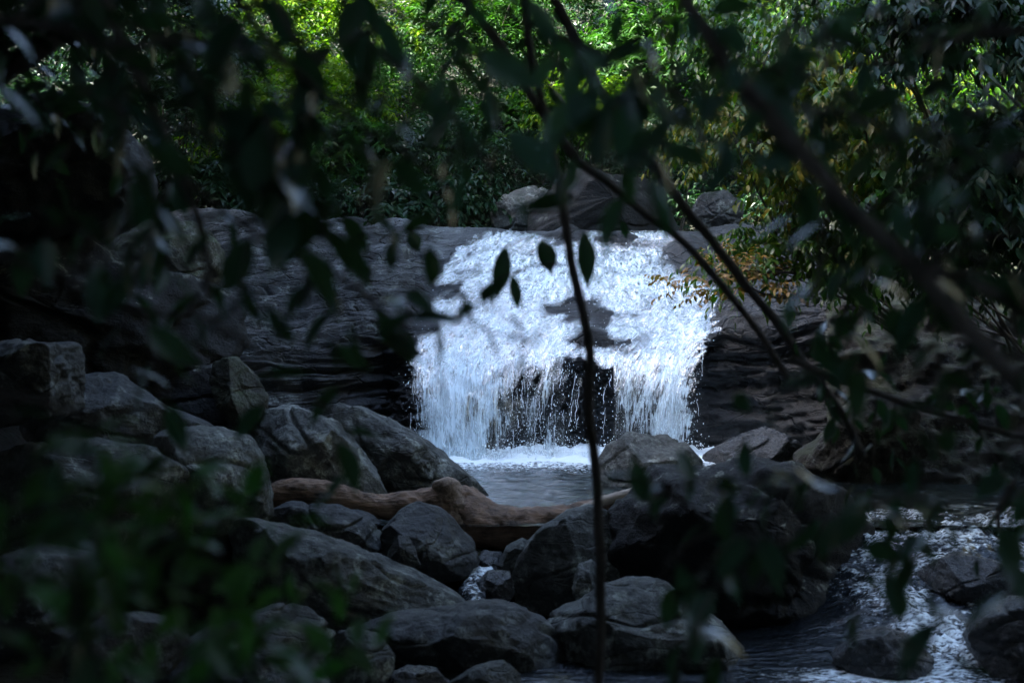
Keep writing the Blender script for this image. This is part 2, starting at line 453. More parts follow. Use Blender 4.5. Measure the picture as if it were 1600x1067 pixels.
# ------------------------------------------------------------------ the bedrock ledge the stream falls over
LEDGE_COLS = [
    (40,   [(375, 30), (346, 24.5), (380, 23.0), (430, 21.8), (500, 20.6), (560, 20.0), (640, 19.6), (745, 19.4)]),
    (340,  [(385, 30), (347, 24.5), (378, 23.0), (430, 21.6), (500, 20.5), (565, 19.8), (640, 19.4), (745, 19.2)]),
    (500,  [(385, 30), (348, 24.5), (380, 22.9), (430, 21.4), (500, 20.3), (560, 19.7), (610, 19.5), (745, 19.3)]),
    (600,  [(388, 30), (352, 24.3), (385, 22.6), (430, 21.3), (470, 20.5), (525, 19.9), (560, 20.1), (745, 20.0)]),
    (650,  [(390, 30), (358, 24.0), (390, 22.4), (430, 21.3), (485, 20.4), (555, 19.65), (610, 19.5), (745, 19.35)]),
    (710,  [(392, 30), (361, 23.8), (395, 22.3), (450, 21.0), (515, 20.1), (580, 19.5), (640, 19.2), (745, 18.95)]),
    (770,  [(394, 30), (363, 23.7), (398, 22.2), (450, 21.0), (510, 20.15), (568, 19.5), (620, 19.3), (745, 19.1)]),
    (800,  [(395, 30), (364, 23.6), (400, 22.2), (450, 21.0), (510, 20.1), (562, 19.5), (585, 19.95), (745, 20.0)]),
    (930,  [(395, 30), (365, 23.6), (400, 22.2), (450, 21.0), (510, 20.0), (555, 19.4), (575, 19.95), (745, 20.1)]),
    (1060, [(395, 30), (364, 23.6), (395, 22.4), (450, 21.0), (500, 20.1), (545, 19.5), (580, 19.7), (745, 19.75)]),
    (1110, [(395, 30), (366, 23.4), (400, 22.2), (450, 20.9), (500, 20.0), (525, 19.4), (550, 19.65), (745, 19.7)]),
    (1180, [(395, 30), (370, 23.0), (410, 21.5), (450, 20.3), (485, 19.4), (510, 18.9), (545, 19.1), (745, 19.4)]),
    (1300, [(380, 30), (350, 23.0), (400, 21.0), (440, 19.8), (470, 19.0), (500, 18.5), (560, 18.4), (745, 18.4)]),
    (1400, [(360, 30), (330, 23.0), (380, 20.8), (425, 19.4), (460, 18.7), (500, 18.2), (580, 18.0), (755, 17.8)]),
]
lc_px = np.array([c[0] for c in LEDGE_COLS], float)
lc = np.array([c[1] for c in LEDGE_COLS], float)              # (cols, 8, 2)

def ledge_profile(px, n):
    """(len(px), n, 2) smooth profile rows (py, Y)"""
    k = lc.shape[1]
    prof = np.stack([np.stack([np.interp(px, lc_px, lc[:, i, j]) for j in (0, 1)], -1) for i in range(k)], 1)   # (m,k,2)
    t = np.linspace(0, k - 1, n)
    i = np.clip(np.floor(t).astype(int), 0, k - 2)
    f = (t - i)[None, :, None]
    p0, p1, p2, p3 = prof[:, np.clip(i - 1, 0, k - 1)], prof[:, i], prof[:, i + 1], prof[:, np.clip(i + 2, 0, k - 1)]
    tight = 0.4
    m1, m2 = tight * (p2 - p0), tight * (p3 - p1)
    return (2 * f ** 3 - 3 * f ** 2 + 1) * p1 + (f ** 3 - 2 * f ** 2 + f) * m1 + (-2 * f ** 3 + 3 * f ** 2) * p2 + (f ** 3 - f ** 2) * m2

def surf_Y(px, py):
    """depth of the bare ledge seen through photo pixel (px, py), crest downwards"""
    px = np.asarray(px, float)
    shp = np.broadcast(px, py).shape
    px, py = np.broadcast_to(px, shp).ravel(), np.broadcast_to(py, shp).ravel()
    out = np.zeros(len(px))
    cols = np.unique(np.round(px / 2.0) * 2.0)
    prof = ledge_profile(cols, 160)
    idx = np.searchsorted(cols, np.round(px / 2.0) * 2.0)
    for c in range(len(cols)):
        w = idx == c
        q = prof[c][20:]
        yy = np.maximum.accumulate(q[:, 0])
        out[w] = np.interp(py[w], yy, q[:, 1])
    return out.reshape(shp)

prof_wob = lambda px: 3.2 * noise(np.stack([px * .021, 0 * px, 0 * px + 2], -1), 61) + 1.6 * noise(np.stack([px * .07, 0 * px, 0 * px], -1), 62)
npx, nrow = 520, 420
lpx = np.linspace(40, 1400, npx)
prof = ledge_profile(lpx, nrow)
LV = PA(lpx[:, None], prof[..., 0], prof[..., 1])              # (npx,nrow,3)
nrm = np.cross(np.gradient(LV, axis=0), np.gradient(LV, axis=1))
nrm /= np.linalg.norm(nrm, axis=-1)[..., None]
nrm *= -np.sign(nrm[..., 1:2] - 1e-6)                           # towards the viewer
rot = LV @ np.array([[1, 0, 0.10], [0, 1, 0.0], [-0.10, 0, 1]]).T
st = rot * np.array([0.45, 0.9, 3.4])
dsp = 0.11 * fbm(st, 5, 3) + 0.085 * ridged(st * np.array([1.0, 1.2, 1.9]), 4, 8) + 0.16 * fbm(LV * 0.55, 3, 4)
step = np.floor(rot[..., 2] * 4.2 + 0.8 * fbm(LV * 0.6, 3, 12))
dsp = dsp + 0.07 * noise(np.stack([rot[..., 0] * 0.5, rot[..., 1] * 0.3, step * 7.31], -1), 21)
lay = rot[..., 2] * 3.1 + 0.9 * fbm(LV * np.array([.5, .5, .9]), 3, 14) + 0.25 * noise(LV * np.array([2.5, 2.5, 3.0]), 15)
fr = np.abs(lay - np.floor(lay) - 0.5)
crack_on = (1 - 0.75 * smooth(600, 680, lpx[:, None])) * smooth(-0.15, 0.15, noise(np.stack([rot[..., 0] * .8, np.floor(lay) * 3.3, 0 * lay], -1), 16))
dsp = dsp - 0.11 * crack_on * np.exp(-((0.5 - fr) / 0.055) ** 2) + 0.05 * (lay - np.floor(lay)) * crack_on
dsp = dsp + 0.018 * fbm(LV * 7.0, 3, 18)
back = smooth(0, 54, np.arange(nrow))[None, :]
dsp = dsp * (0.25 + 0.75 * back)
bed = smooth(630, 690, lpx[:, None]) * smooth(1150, 1085, lpx[:, None])
dsp = dsp * (1 - 0.68 * bed)
# the round pothole
PX, PY = lpx[:, None], prof[..., 0]
dsp = dsp + (0.34 * np.exp(-((PX - 1072) / 34) ** 2 - ((PY - 402) / 17) ** 2) + 0.22 * np.exp(-((PX - 968) / 36) ** 2 - ((PY - 383) / 7) ** 2) + 0.2 * np.exp(-((PX - 890) / 20) ** 2 - ((PY - 372) / 5) ** 2) + 0.22 * np.exp(-((PX - 930) / 30) ** 2 - ((PY - 534) / 7) ** 2)) * (np.arange(nrow)[None, :] > 40) * 0.9
front = (np.arange(nrow)[None, :] > 40)
dsp = dsp - 0.34 * np.exp(-(((PX - 650) / 17) ** 2 + ((PY - 400) / 8) ** 2) ** 2) * front
LV = LV + nrm * dsp[..., None]
lme = mesh_from("bedrock_ledge", LV.reshape(-1, 3), grid_faces(npx, nrow), M['ledge'])
lme.materials.append(M['ledge_wet_dark'])
wetn = 12 * noise(np.stack([PX * .03 + 0 * PY, PY * .06, 0 * PY], -1), 3)
wet_dark = ((PX > np.interp(PY, [355, 400, 445, 500, 540, 560], [735, 690, 650, 628, 560, 520]) + wetn) & (PX < 1290 - 0.35 * (720 - PY))) & front
wet_dark = wet_dark | (front & (PX > 1100)) | (front & (PY > 545 + wetn) & (PX > 470))  # same dark bedrock tone right of the falls and low on the left
lme.polygons.foreach_set("material_index", wet_dark[:-1, :-1].ravel().astype(np.int32))
o = obj("bedrock_ledge", lme)
tag(o, "broad layered dark bedrock ledge that the waterfall pours over", "rock ledge")

# right-hand bank of earth and roots
bk_px = np.linspace(1290, 1900, 200)
bk_rows = np.array([[(330, 24), (345, 22), (385, 20.2), (430, 18.9), (480, 18.0), (560, 17.4), (650, 17.0), (770, 16.2)],
                    [(350, 22), (362, 20), (395, 18.5), (440, 17.6), (500, 17.0), (580, 16.5), (670, 16.1), (780, 15.6)],
                    [(340, 21), (355, 19), (385, 17.5), (430, 16.5), (500, 15.8), (600, 15.3), (700, 15.0), (820, 14.6)]], float)
tt = np.linspace(0, 7, 150)
bpr = np.stack([np.stack([np.interp(tt, np.arange(8), bk_rows[k, :, j]) for j in (0, 1)], -1) for k in range(3)])   # 3,150,2
bw = (bk_px - 1290) / 610 * 2
bi = np.clip(bw.astype(int), 0, 1)
bf = (bw - bi)[:, None, None]
bpp = bpr[bi] * (1 - bf) + bpr[bi + 1] * bf
BV = PA(bk_px[:, None], bpp[..., 0], bpp[..., 1])
bd = 0.35 * fbm(BV * 0.7, 4, 33) + 0.14 * ridged(BV * np.array([1.2, 1.2, 2.6]), 4, 37)
BV[..., 1] -= bd
BV[..., 2] += 0.4 * bd
o = obj("riverbank", mesh_from("riverbank", BV.reshape(-1, 3), grid_faces(200, 150), M['bank']))
o["kind"] = "structure"

# ------------------------------------------------------------------ rocks
def rock(name, outline, Y, thick, mat, label, seed, group=None, strat=None, over=0.28, rough=1.0, box=3.2, tilt=0.25, facets=12, lean=0.0, cat="boulder", res=(176, 84)):
    """outline in photo pixels at depth Y; the solid is `thick` metres front to back on either side of it"""
    strat = (1.0 if name == 'rock_slab' else 0.25) if strat is None else strat
    q = PA([p[0] for p in outline], [p[1] for p in outline], Y)[:, [0, 2]]
    # area centroid
    x, z = q[:, 0], q[:, 1]
    x2, z2 = np.roll(x, -1), np.roll(z, -1)
    cr = x * z2 - x2 * z
    A = cr.sum() / 2
    cx, cz = ((x + x2) * cr).sum() / (6 * A), ((z + z2) * cr).sum() / (6 * A)
    n, mm = res
    th = np.linspace(0, 2 * np.pi, n, endpoint=False)
    dx, dz = np.cos(th), np.sin(th)
    ax, az, bx, bz = x - cx, z - cz, x2 - x, z2 - z
    den = dx[:, None] * bz[None] - dz[:, None] * bx[None]
    den = np.where(np.abs(den) < 1e-9, 1e-9, den)
    tpar = (ax * bz - az * bx)[None] / den
    spar = (ax[None] * dz[:, None] - az[None] * dx[:, None]) / den
    ok = (tpar > 0) & (spar >= -1e-6) & (spar <= 1 + 1e-6)
    r = np.where(ok, tpar, -1).max(1)
    r = np.where(r < 0, np.median(r[r > 0]), r)
    ker = np.array([1, 2, 3, 2, 1.0]); ker /= ker.sum()
    r = sum(np.roll(r, k - 2) * ker[k] for k in range(5))
    ph = np.linspace(-1, 1, mm)
    s = np.sign(ph) * (1 - (1 - np.abs(ph)) ** 1.5)
    rad = np.maximum(0, 1 - np.abs(s) ** box) ** (1 / box)
    size = math.sqrt(abs(A))
    V = np.zeros((mm, n, 3))
    V[..., 0] = rad[:, None] * (r * dx)[None]
    V[..., 1] = s[:, None] * thick
    V[..., 2] = rad[:, None] * (r * dz)[None] + lean * V[..., 1] * (1 - rad[:, None] * 0.0)
    V[..., 1] -= over * (V[..., 2] - 0.25 * np.abs(V[..., 2]))
    rng = np.random.default_rng(seed)
    # broad flat facets on the near side, softened
    for k in range(facets):
        nn = np.array([rng.normal(0, 0.65), -rng.uniform(0.5, 1.0), rng.normal(0.25, 0.55)])
        cut = rng.uniform(0.62, 0.88)
        if k == 0:
            nn, cut = np.array([rng.normal(0, .2), -1.0, -0.38]), 0.52
        elif k == 1:
            nn, cut = np.array([rng.normal(-0.1, .25), -0.55, 0.85]), 0.70
        elif k == 2:
            nn, cut = np.array([rng.choice([-1, 1]) * .8, -0.75, 0.1]), 0.60
        nn /= np.linalg.norm(nn)
        d = V @ nn
        lim = d.max() * cut
        V -= np.maximum(0, d - lim)[..., None] * nn * 0.98
    flat = V.reshape(-1, 3)
    ct, sn = math.cos(tilt), math.sin(tilt)
    R = np.stack([flat[:, 0] * ct + flat[:, 2] * sn, flat[:, 1], -flat[:, 0] * sn + flat[:, 2] * ct], -1)
    off = np.array([seed * 3.7, seed * 1.3, seed * 2.1])
    w = R / size
    d = 0.060 * fbm(w * 1.7 + off, 4, seed) + 0.030 * strat * ridged(w * np.array([1.2, 1.3, 5.5]) + off, 4, seed + 3) + 0.022 * ridged(w * 3.1 + off, 3, seed + 4)
    d += 0.012 * fbm(w * 14 + off, 3, seed + 9)
    # a few chips / undercut cracks
    crk = np.abs(noise(w * np.array([0.9, 0.9, 2.4]) + off * 1.7, seed + 5))
    d -= 0.05 * np.exp(-(crk / 0.035) ** 2)
    nv = flat / np.array([size, max(thick, 0.05) * 1.3, size])
    nv /= np.linalg.norm(nv, axis=1)[:, None] + 1e-9
    flat = flat + nv * (d * size * rough)[:, None]
    V2 = flat
    me = mesh_from(name, V2, grid_faces(mm, n, wrap=True)[:, ::-1], mat)
    o = obj(name, me, None, (cx, Y, cz))
    return tag(o, label, cat, group)

ROCKS = [
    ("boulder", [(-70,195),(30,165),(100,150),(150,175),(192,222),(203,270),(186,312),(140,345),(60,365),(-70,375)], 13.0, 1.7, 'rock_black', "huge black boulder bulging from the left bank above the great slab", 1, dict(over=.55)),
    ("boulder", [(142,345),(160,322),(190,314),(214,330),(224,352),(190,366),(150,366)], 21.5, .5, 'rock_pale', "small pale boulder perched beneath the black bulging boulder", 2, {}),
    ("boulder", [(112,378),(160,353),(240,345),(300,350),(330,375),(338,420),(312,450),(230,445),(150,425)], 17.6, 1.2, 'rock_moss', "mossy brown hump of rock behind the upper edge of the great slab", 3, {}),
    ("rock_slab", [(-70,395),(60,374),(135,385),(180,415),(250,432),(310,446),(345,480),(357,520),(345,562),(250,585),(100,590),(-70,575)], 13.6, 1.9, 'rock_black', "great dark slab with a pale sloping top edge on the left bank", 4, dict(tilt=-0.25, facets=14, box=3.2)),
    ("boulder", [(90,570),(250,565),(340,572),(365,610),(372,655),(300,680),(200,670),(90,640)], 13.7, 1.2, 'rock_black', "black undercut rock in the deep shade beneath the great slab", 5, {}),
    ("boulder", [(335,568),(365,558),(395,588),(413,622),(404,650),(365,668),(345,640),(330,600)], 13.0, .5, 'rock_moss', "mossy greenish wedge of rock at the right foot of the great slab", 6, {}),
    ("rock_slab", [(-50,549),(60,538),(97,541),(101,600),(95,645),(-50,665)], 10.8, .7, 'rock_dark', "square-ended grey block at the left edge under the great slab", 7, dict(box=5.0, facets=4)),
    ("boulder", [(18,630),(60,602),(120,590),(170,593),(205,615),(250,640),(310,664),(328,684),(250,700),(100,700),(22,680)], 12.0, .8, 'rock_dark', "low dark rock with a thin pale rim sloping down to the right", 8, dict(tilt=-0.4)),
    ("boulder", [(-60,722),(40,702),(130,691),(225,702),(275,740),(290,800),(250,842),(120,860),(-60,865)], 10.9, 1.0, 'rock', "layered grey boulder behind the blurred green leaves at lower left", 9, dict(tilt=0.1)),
    ("boulder", [(238,690),(280,676),(340,678),(385,690),(402,720),(408,770),(412,818),(380,832),(300,834),(252,800),(234,740)], 11.5, .75, 'rock_pale', "rounded pale grey boulder at the left end of the fallen log", 10, {}),
    ("boulder", [(382,668),(420,643),(460,640),(510,660),(545,690),(575,730),(598,775),(560,805),(480,808),(410,795),(388,740),(372,692)], 12.9, .8, 'rock_pale', "tall lichen-spotted boulder behind the left half of the log", 11, dict(tilt=-0.5)),
    ("boulder", [(500,641),(545,633),(590,650),(640,685),(690,715),(730,745),(780,798),(700,820),(600,805),(540,745),(488,692),(463,652)], 13.8, .8, 'rock', "long grey boulder sloping down into the pool from the left", 12, dict(tilt=-0.6)),
    ("boulder", [(405,802),(460,790),(520,795),(575,810),(602,842),(592,876),(500,880),(415,856)], 12.0, .6, 'rock_dark', "dark rock wedged beneath the left part of the log", 13, {}),
    ("boulder", [(598,832),(625,800),(650,785),(685,795),(710,820),(738,850),(749,882),(720,905),(650,910),(602,884)], 11.5, .55, 'rock_dark', "smooth peaked charcoal rock in front of the middle of the log", 14, dict(facets=14, rough=.7)),
    ("rock_slab", [(622,836),(640,838),(656,884),(642,896),(598,888),(606,864)], 10.95, .12, 'rock_dark', "small triangular flat stone leaning on the peaked charcoal rock", 15, dict(box=4., rough=.6)),
    ("rock_slab", [(338,834),(370,820),(430,830),(510,855),(590,880),(640,905),(700,935),(742,957),(700,975),(600,990),(480,968),(390,926),(345,884)], 10.5, .75, 'slab', "long flat-topped grey slab slanting down towards the trickle", 16, dict(tilt=-0.35, box=3.2)),
    ("boulder", [(798,908),(815,870),(845,830),(890,800),(930,795),(965,810),(987,835),(978,900),(962,965),(880,970),(808,948)], 11.4, .7, 'rock', "angular grey rock leaning on the right part of the log", 17, dict(facets=16, rough=.7)),
    ("boulder", [(780,882),(790,855),(815,842),(842,850),(838,892),(800,898)], 11.75, .25, 'rock', "small round stone tucked beside the angular grey rock under the log", 18, dict(facets=2, rough=.6)),
    ("boulder", [(736,884),(756,862),(785,865),(792,892),(770,908),(742,902)], 11.8, .25, 'rock_wet', "little wet stone above the trickle right under the log", 19, {}),
    ("boulder", [(744,914),(765,893),(797,896),(803,928),(780,950),(748,936)], 11.2, .25, 'rock_wet', "glistening black stone beside the white trickle", 20, {}),
    ("boulder", [(896,924),(905,885),(925,878),(943,900),(938,945),(905,946)], 10.9, .3, 'rock_pale', "small pale stone between the angular rock and the rounded low boulder", 21, {}),
    ("boulder", [(553,990),(620,970),(680,960),(740,952),(800,955),(840,975),(880,1005),(920,1035),(938,1060),(850,1075),(700,1072),(600,1060),(545,1025)], 9.7, .75, 'rock_dark', "broad charcoal boulder at the bottom below the trickle", 22, dict(tilt=-0.2, facets=14)),
    ("boulder", [(848,988),(880,965),(910,955),(940,925),(985,912),(1030,920),(1080,950),(1130,985),(1178,1032),(1150,1065),(1000,1068),(900,1055),(852,1015)], 9.8, .75, 'rock', "rounded low boulder behind the foot of the thin dark stem", 23, dict(tilt=-0.3)),
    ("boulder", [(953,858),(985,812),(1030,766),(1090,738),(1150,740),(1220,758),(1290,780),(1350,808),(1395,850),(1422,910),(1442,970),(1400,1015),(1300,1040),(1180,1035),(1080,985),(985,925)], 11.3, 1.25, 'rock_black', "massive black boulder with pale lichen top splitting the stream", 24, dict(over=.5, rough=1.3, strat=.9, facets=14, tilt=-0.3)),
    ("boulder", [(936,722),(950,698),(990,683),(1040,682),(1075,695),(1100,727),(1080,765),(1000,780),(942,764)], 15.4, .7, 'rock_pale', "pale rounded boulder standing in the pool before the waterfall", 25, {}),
    ("boulder", [(1250,722),(1290,690),(1320,650),(1360,620),(1410,630),(1445,690),(1425,750),(1330,756),(1275,746)], 16.0, .9, 'bank', "rough brown rock with roots at the far right edge of the pool", 26, dict(tilt=0.7, rough=1.5)),
    ("boulder", [(1095,718),(1150,686),(1200,668),(1250,690),(1268,726),(1150,736)], 17.8, .6, 'rock_wet', "low wet black rock at the right foot of the waterfall", 27, dict(tilt=0.4)),
    ("boulder", [(766,332),(790,305),(830,290),(857,300),(868,345),(852,370),(772,370)], 26.3, .7, 'rock_pale', "pale rock on the crest of the falls left of the black boulder", 28, dict(box=4.5, rough=.7, over=.4)),
    ("boulder", [(824,337),(845,300),(880,268),(910,262),(945,280),(1010,276),(1065,280),(1088,310),(1084,356),(1000,374),(828,374)], 25.2, .9, 'rock_black', "big dark boulder sitting on the crest above the waterfall", 29, dict(over=.6, box=6.0, rough=.5, facets=14)),
    ("boulder", [(1080,330),(1100,305),(1135,298),(1160,320),(1155,350),(1090,356)], 24.8, .5, 'rock_dark', "grey stone at the right end of the crest behind the shrub", 30, {}),
    ("boulder", [(1440,908),(1470,880),(1510,868),(1560,880),(1603,908),(1580,930),(1500,938)], 10.7, .4, 'rock_wet', "bluish wet rock with a bright rim in the rapids", 31, dict(facets=12)),
    ("boulder", [(1520,1005),(1550,965),(1600,940),(1680,950),(1680,1060),(1556,1060)], 9.3, .5, 'rock_wet', "dark wet rock at the right edge below the rapids", 32, {}),
    ("boulder", [(1305,1034),(1340,1000),(1390,985),(1430,1000),(1460,1034),(1420,1058),(1340,1058)], 9.35, .35, 'rock_wet', "black rock under a thin veil of water below the rapids", 33, {}),
    ("boulder", [(516,1004),(545,985),(590,1000),(612,1030),(604,1080),(516,1090)], 8.9, .35, 'rock', "small grey rock left of the broad charcoal boulder", 34, {}),
    ("boulder", [(195,1070),(250,1020),(330,985),(420,955),(480,955),(520,975),(538,1012),(480,1050),(380,1070),(280,1100)], 9.1, .5, 'rock', "elongated grey rock rising to the right behind the blurred leaves", 35, dict(tilt=0.35)),
    ("boulder", [(306,1080),(350,1030),(400,1017),(450,1025),(503,1062),(515,1130),(306,1130)], 8.1, .45, 'rock', "domed rock at the bottom edge left of centre", 36, {}),
    ("boulder", [(86,1012),(140,975),(200,965),(255,980),(284,1012),(250,1060),(116,1070)], 8.5, .5, 'rock_dark', "dark rounded rock low on the left behind green leaves", 37, {}),
    ("boulder", [(-70,890),(40,862),(120,880),(165,930),(130,1010),(-70,1040)], 9.2, .7, 'rock_dark', "dark boulder in the lower left corner mostly hidden by leaves", 38, {}),
    ("boulder", [(592,1064),(630,1046),(680,1050),(704,1078),(600,1092)], 8.9, .25, 'rock_wet', "flat wet stone at the bottom edge before the broad charcoal boulder", 39, {}),
    ("boulder", [(696,1074),(740,1046),(790,1037),(814,1062),(804,1096)], 8.8, .25, 'rock', "small grey stone with a flat top at the bottom edge", 40, {}),
]
for nm, outl, Yd, thk, mk, lab, sd, kw in ROCKS:
    rock(nm, outl, Yd, thk, M[mk], lab, sd, **kw)

# ------------------------------------------------------------------ water
def fpx_left(py):
    return np.interp(py, [360, 380, 400, 425, 445, 480, 530, 600, 660, 716], [742, 722, 694, 684, 655, 640, 634, 632, 636, 640])
def fpx_right(py):
    return np.interp(py, [360, 372, 395, 440, 480, 505, 530, 560, 620, 690, 716], [1046, 1060, 1085, 1108, 1140, 1136, 1118, 1098, 1090, 1092, 1096])

def gau(px, py, cx, cy, sx, sy):
    return np.exp(-((px - cx) / sx) ** 2 - ((py - cy) / sy) ** 2)

def density(px, py, u):
    """how much white water there is: thick tongues, thin films, the open curtain in the middle"""
    w = 0.25 + 0.28 * smooth(520, 600, py) + 0 * px
    for cx, cy, sx, sy, a in ((838, 436, 46, 32, .52), (795, 405, 40, 18, .22), (990, 450, 40, 50, .46), (1068, 545, 36, 60, .58), (735, 575, 46, 50, .55), (705, 640, 46, 60, .55), (700, 700, 60, 30, .50),
                              (1045, 660, 26, 80, .45), (785, 500, 40, 34, .36), (905, 398, 50, 12, .25), (655, 500, 22, 60, -.15), (945, 400, 40, 16, .2),
                              (895, 490, 66, 34, -.16), (700, 408, 44, 20, -.22), (705, 470, 30, 44, -.22), (990, 386, 50, 7, -.30), (1080, 402, 26, 16, -.8),
                              (935, 536, 38, 8, -.60), (770, 372, 30, 8, -.15), (880, 372, 50, 8, -.28), (935, 500, 26, 40, -.16), (1090, 440, 30, 20, -.3), (985, 492, 50, 7, -.35),
                              (760, 480, 30, 50, .12), (680, 440, 30, 8, .3)):
        w = w + a * gau(px, py, cx, cy, sx, sy)
    low = smooth(560, 590, py + 18 * np.sin((px - 800) * 0.019) - 6)
    slant = px + (py - 575) * 0.36 + 16 * noise(np.stack([px * .05, py * .03, 0 * px], -1), 65)
    low = smooth(560, 590, py + 18 * np.sin((px - 800) * 0.019) - 6 + 14 * noise(np.stack([px * .06, 0 * px, 0 * px], -1), 66))
    curtain = smooth(796, 835, slant) * smooth(962, 955, px)
    gap = smooth(870, 915, px)
    w = w - low * curtain * (0.29 + 0.50 * gap)
    w = w + low * 0.14 * (1 - curtain)
    w = w - low * smooth(956, 962, px) * smooth(1040, 1000, px) * 0.16
    w = w - 0.9 * smooth(8, 0, py - 361 - 5 * noise(np.stack([px * .05, 0 * px, 0 * px], -1), 63) - 3 * noise(np.stack([px * .16, 0 * px, 0 * px], -1), 64))
    lft = smooth(0.0, 0.07, u) * smooth(1.0, 0.945, u)
    w = w * lft - 0.35 * (1 - lft)
    w = w - 0.25 * smooth(560, 600, py) * smooth(665, 645, px)
    w = w - 0.28 * smooth(560, 600, py) * smooth(1070, 1088, px)
    return w

lip_py = lambda px: np.interp(px, lc_px, lc[:, 5, 0])
lip_Y = lambda px: np.interp(px, lc_px, lc[:, 5, 1])

def fall_pos(u, py, lift):
    L, R = fpx_left(py), fpx_right(py)
    px = L + (R - L) * u
    Ys = surf_Y(px, py)
    lp, lY = lip_py(px), lip_Y(px)
    drop = np.maximum(0, (py - lp)) / F * 19.5
    Yb = lY - 0.06 - (0.50 + 0.16 * gau(px, 0, 690, 0, 70, 1) + 0.12 * gau(px, 0, 1055, 0, 40, 1)) * (1 - np.exp(-drop / 0.52))
    Y = np.where(py > lp, np.minimum(Yb, Ys), np.minimum(Ys, Ys))
    Y = Y - lift
    return px, Y

def fall_sheet(lift, seed, nu=560, nv=560, amp=1.0):
    u = np.linspace(0, 1, nu)[None, :]
    py = np.linspace(359, 719, nv)[:, None]
    u, py = np.broadcast_arrays(u, py)
    px, Y = fall_pos(u, py, lift)
    V = PA(px, py, Y)
    dU = np.linalg.norm(np.diff(V, axis=1), axis=-1).sum(1).mean()
    ds = np.linalg.norm(np.diff(V, axis=0), axis=-1) * (1.0 - 0.76 * smooth(-60, 45, py[1:] - lip_py(px[1:])))
    s = np.concatenate([np.zeros((1, nu)), np.cumsum(ds, 0)], 0)
    s = np.broadcast_to(s.mean(1)[:, None], s.shape)
    # the stream fans out: diagonal drift on the left half
    uvx = u * dU + 0.30 * s
    q = np.stack([uvx * 2.2, s * 1.0, np.full_like(s, seed * 1.7)], -1)
    d = 0.06 * fbm(q * 1.0, 4, seed, 0.55) + 0.026 * ridged(q * np.array([2.4, 3.4, 1]), 4, seed + 4) + 0.012 * ridged(q * np.array([7, 6, 1]), 3, seed + 6)
    n = np.cross(np.gradient(V, axis=1), np.gradient(V, axis=0))
    n /= np.linalg.norm(n, axis=-1)[..., None]
    n *= -np.sign(n[..., 1:2])
    d = d * (1 - 0.45 * smooth(0, 40, py - lip_py(px)))
    V = V + n * (np.maximum(d, -0.05) * amp)[..., None]
    rag = 0.055 * fbm(np.stack([px * .02, py * .05, 0 * px + seed], -1), 4, 88) * smooth(0.3, 0.0, np.minimum(u, 1 - u))
    den = density(px, py, u + rag)
    fallz = smooth(0, 40, py - lip_py(px))
    den = den + fallz * (0.42 * fbm(np.stack([u * 17 + 0.012 * (py - 560), py * .006, 0 * px + 5], -1), 3, 90) - 0.06)
    den = den + 0.36 * fbm(np.stack([px * .022 + py * .012, py * .03, 0 * px], -1), 3, 89)
    return V.reshape(-1, 3), grid_faces(nv, nu), np.stack([uvx, s], -1).reshape(-1, 2), den.ravel()

fall = thing("waterfall", P(860, 716, 19.2), "white waterfall spreading over the dark ledge and dropping into the pool", "waterfall")
inv = -Vector(fall.location)
def child(name, V, Fc, mat, parent, **kw):
    off = np.array(parent.location)
    return obj(name, mesh_from(name, np.asarray(V) - off, Fc, mat, **kw), parent)

V, f, uv, den = fall_sheet(0.15, 41)
child("water_sheet", V, f, M['fall_a'], fall, uv=uv, attr={"white_amount": den})
V, f, uv, den = fall_sheet(0.22, 57, 420, 420)
child("foam_lace", V, f, M['fall_b'], fall, uv=uv, attr={"white_amount": den})

# strings of falling water and flying drops
ICO = np.array([(0, 0, 1), (.894, 0, .447), (.276, .851, .447), (-.724, .526, .447), (-.724, -.526, .447), (.276, -.851, .447),
                (.724, .526, -.447), (-.276, .851, -.447), (-.894, 0, -.447), (-.276, -.851, -.447), (.724, -.526, -.447), (0, 0, -1)])
ICOF = np.array([(0,1,2),(0,2,3),(0,3,4),(0,4,5),(0,5,1),(1,6,2),(2,7,3),(3,8,4),(4,9,5),(5,10,1),(6,7,2),(7,8,3),(8,9,4),(9,10,5),(10,6,1),(11,7,6),(11,8,7),(11,9,8),(11,10,9),(11,6,10)])
rng = np.random.default_rng(7)
def drops(n, sampler, rmin, rmax, stretch=1.8):
    c = sampler(n)
    n = len(c)
    r = rmin + (rmax - rmin) * rng.random(n) ** 3
    st = 1 + (stretch - 1) * rng.random(n)
    V = c[:, None] + ICO[None] * np.stack([r, r, r * st], -1)[:, None]
    Fc = ICOF[None] + (np.arange(n) * 12)[:, None, None]
    return V.reshape(-1, 3), Fc.reshape(-1, 3)
def s_curtain(n):
    u = rng.random(n * 3); py = 560 + 158 * rng.random(n * 3) ** 0.9
    px, Y = fall_pos(u, py, 0.12 + 0.25 * rng.random(n * 3))
    w = np.where((px > 780) & (px < 962), np.where(px < 900, 1.0, 0.35), np.where(px < 680, 0.7, np.where(px > 1070, 0.8, 0.3)))
    k = rng.random(n * 3) < w
    return PA(px + rng.normal(0, 6, len(px)), py, Y)[k][:n]
def s_slope(n):
    u = rng.random(n); py = 372 + 190 * rng.random(n)
    px, Y = fall_pos(u, py, 0.12 + 0.14 * rng.random(n) ** 2)
    return PA(px, py, Y)
def s_base(n):
    px = rng.uniform(640, 1110, n); py = 716 - np.abs(rng.normal(0, 13, n))
    Y = lip_Y(px) - 0.55 - 0.40 * rng.random(n)
    return PA(px, py, Y)
parts = [drops(3000, s_curtain, .002, .0075, 2.4), drops(700, s_slope, .003, .008, 1.5), drops(2200, s_base, .004, .014, 1.4)]
V, f = merge(parts)
o = child("spray", V, f, M['drops'], fall)
o["kind"] = "stuff"
strs = []
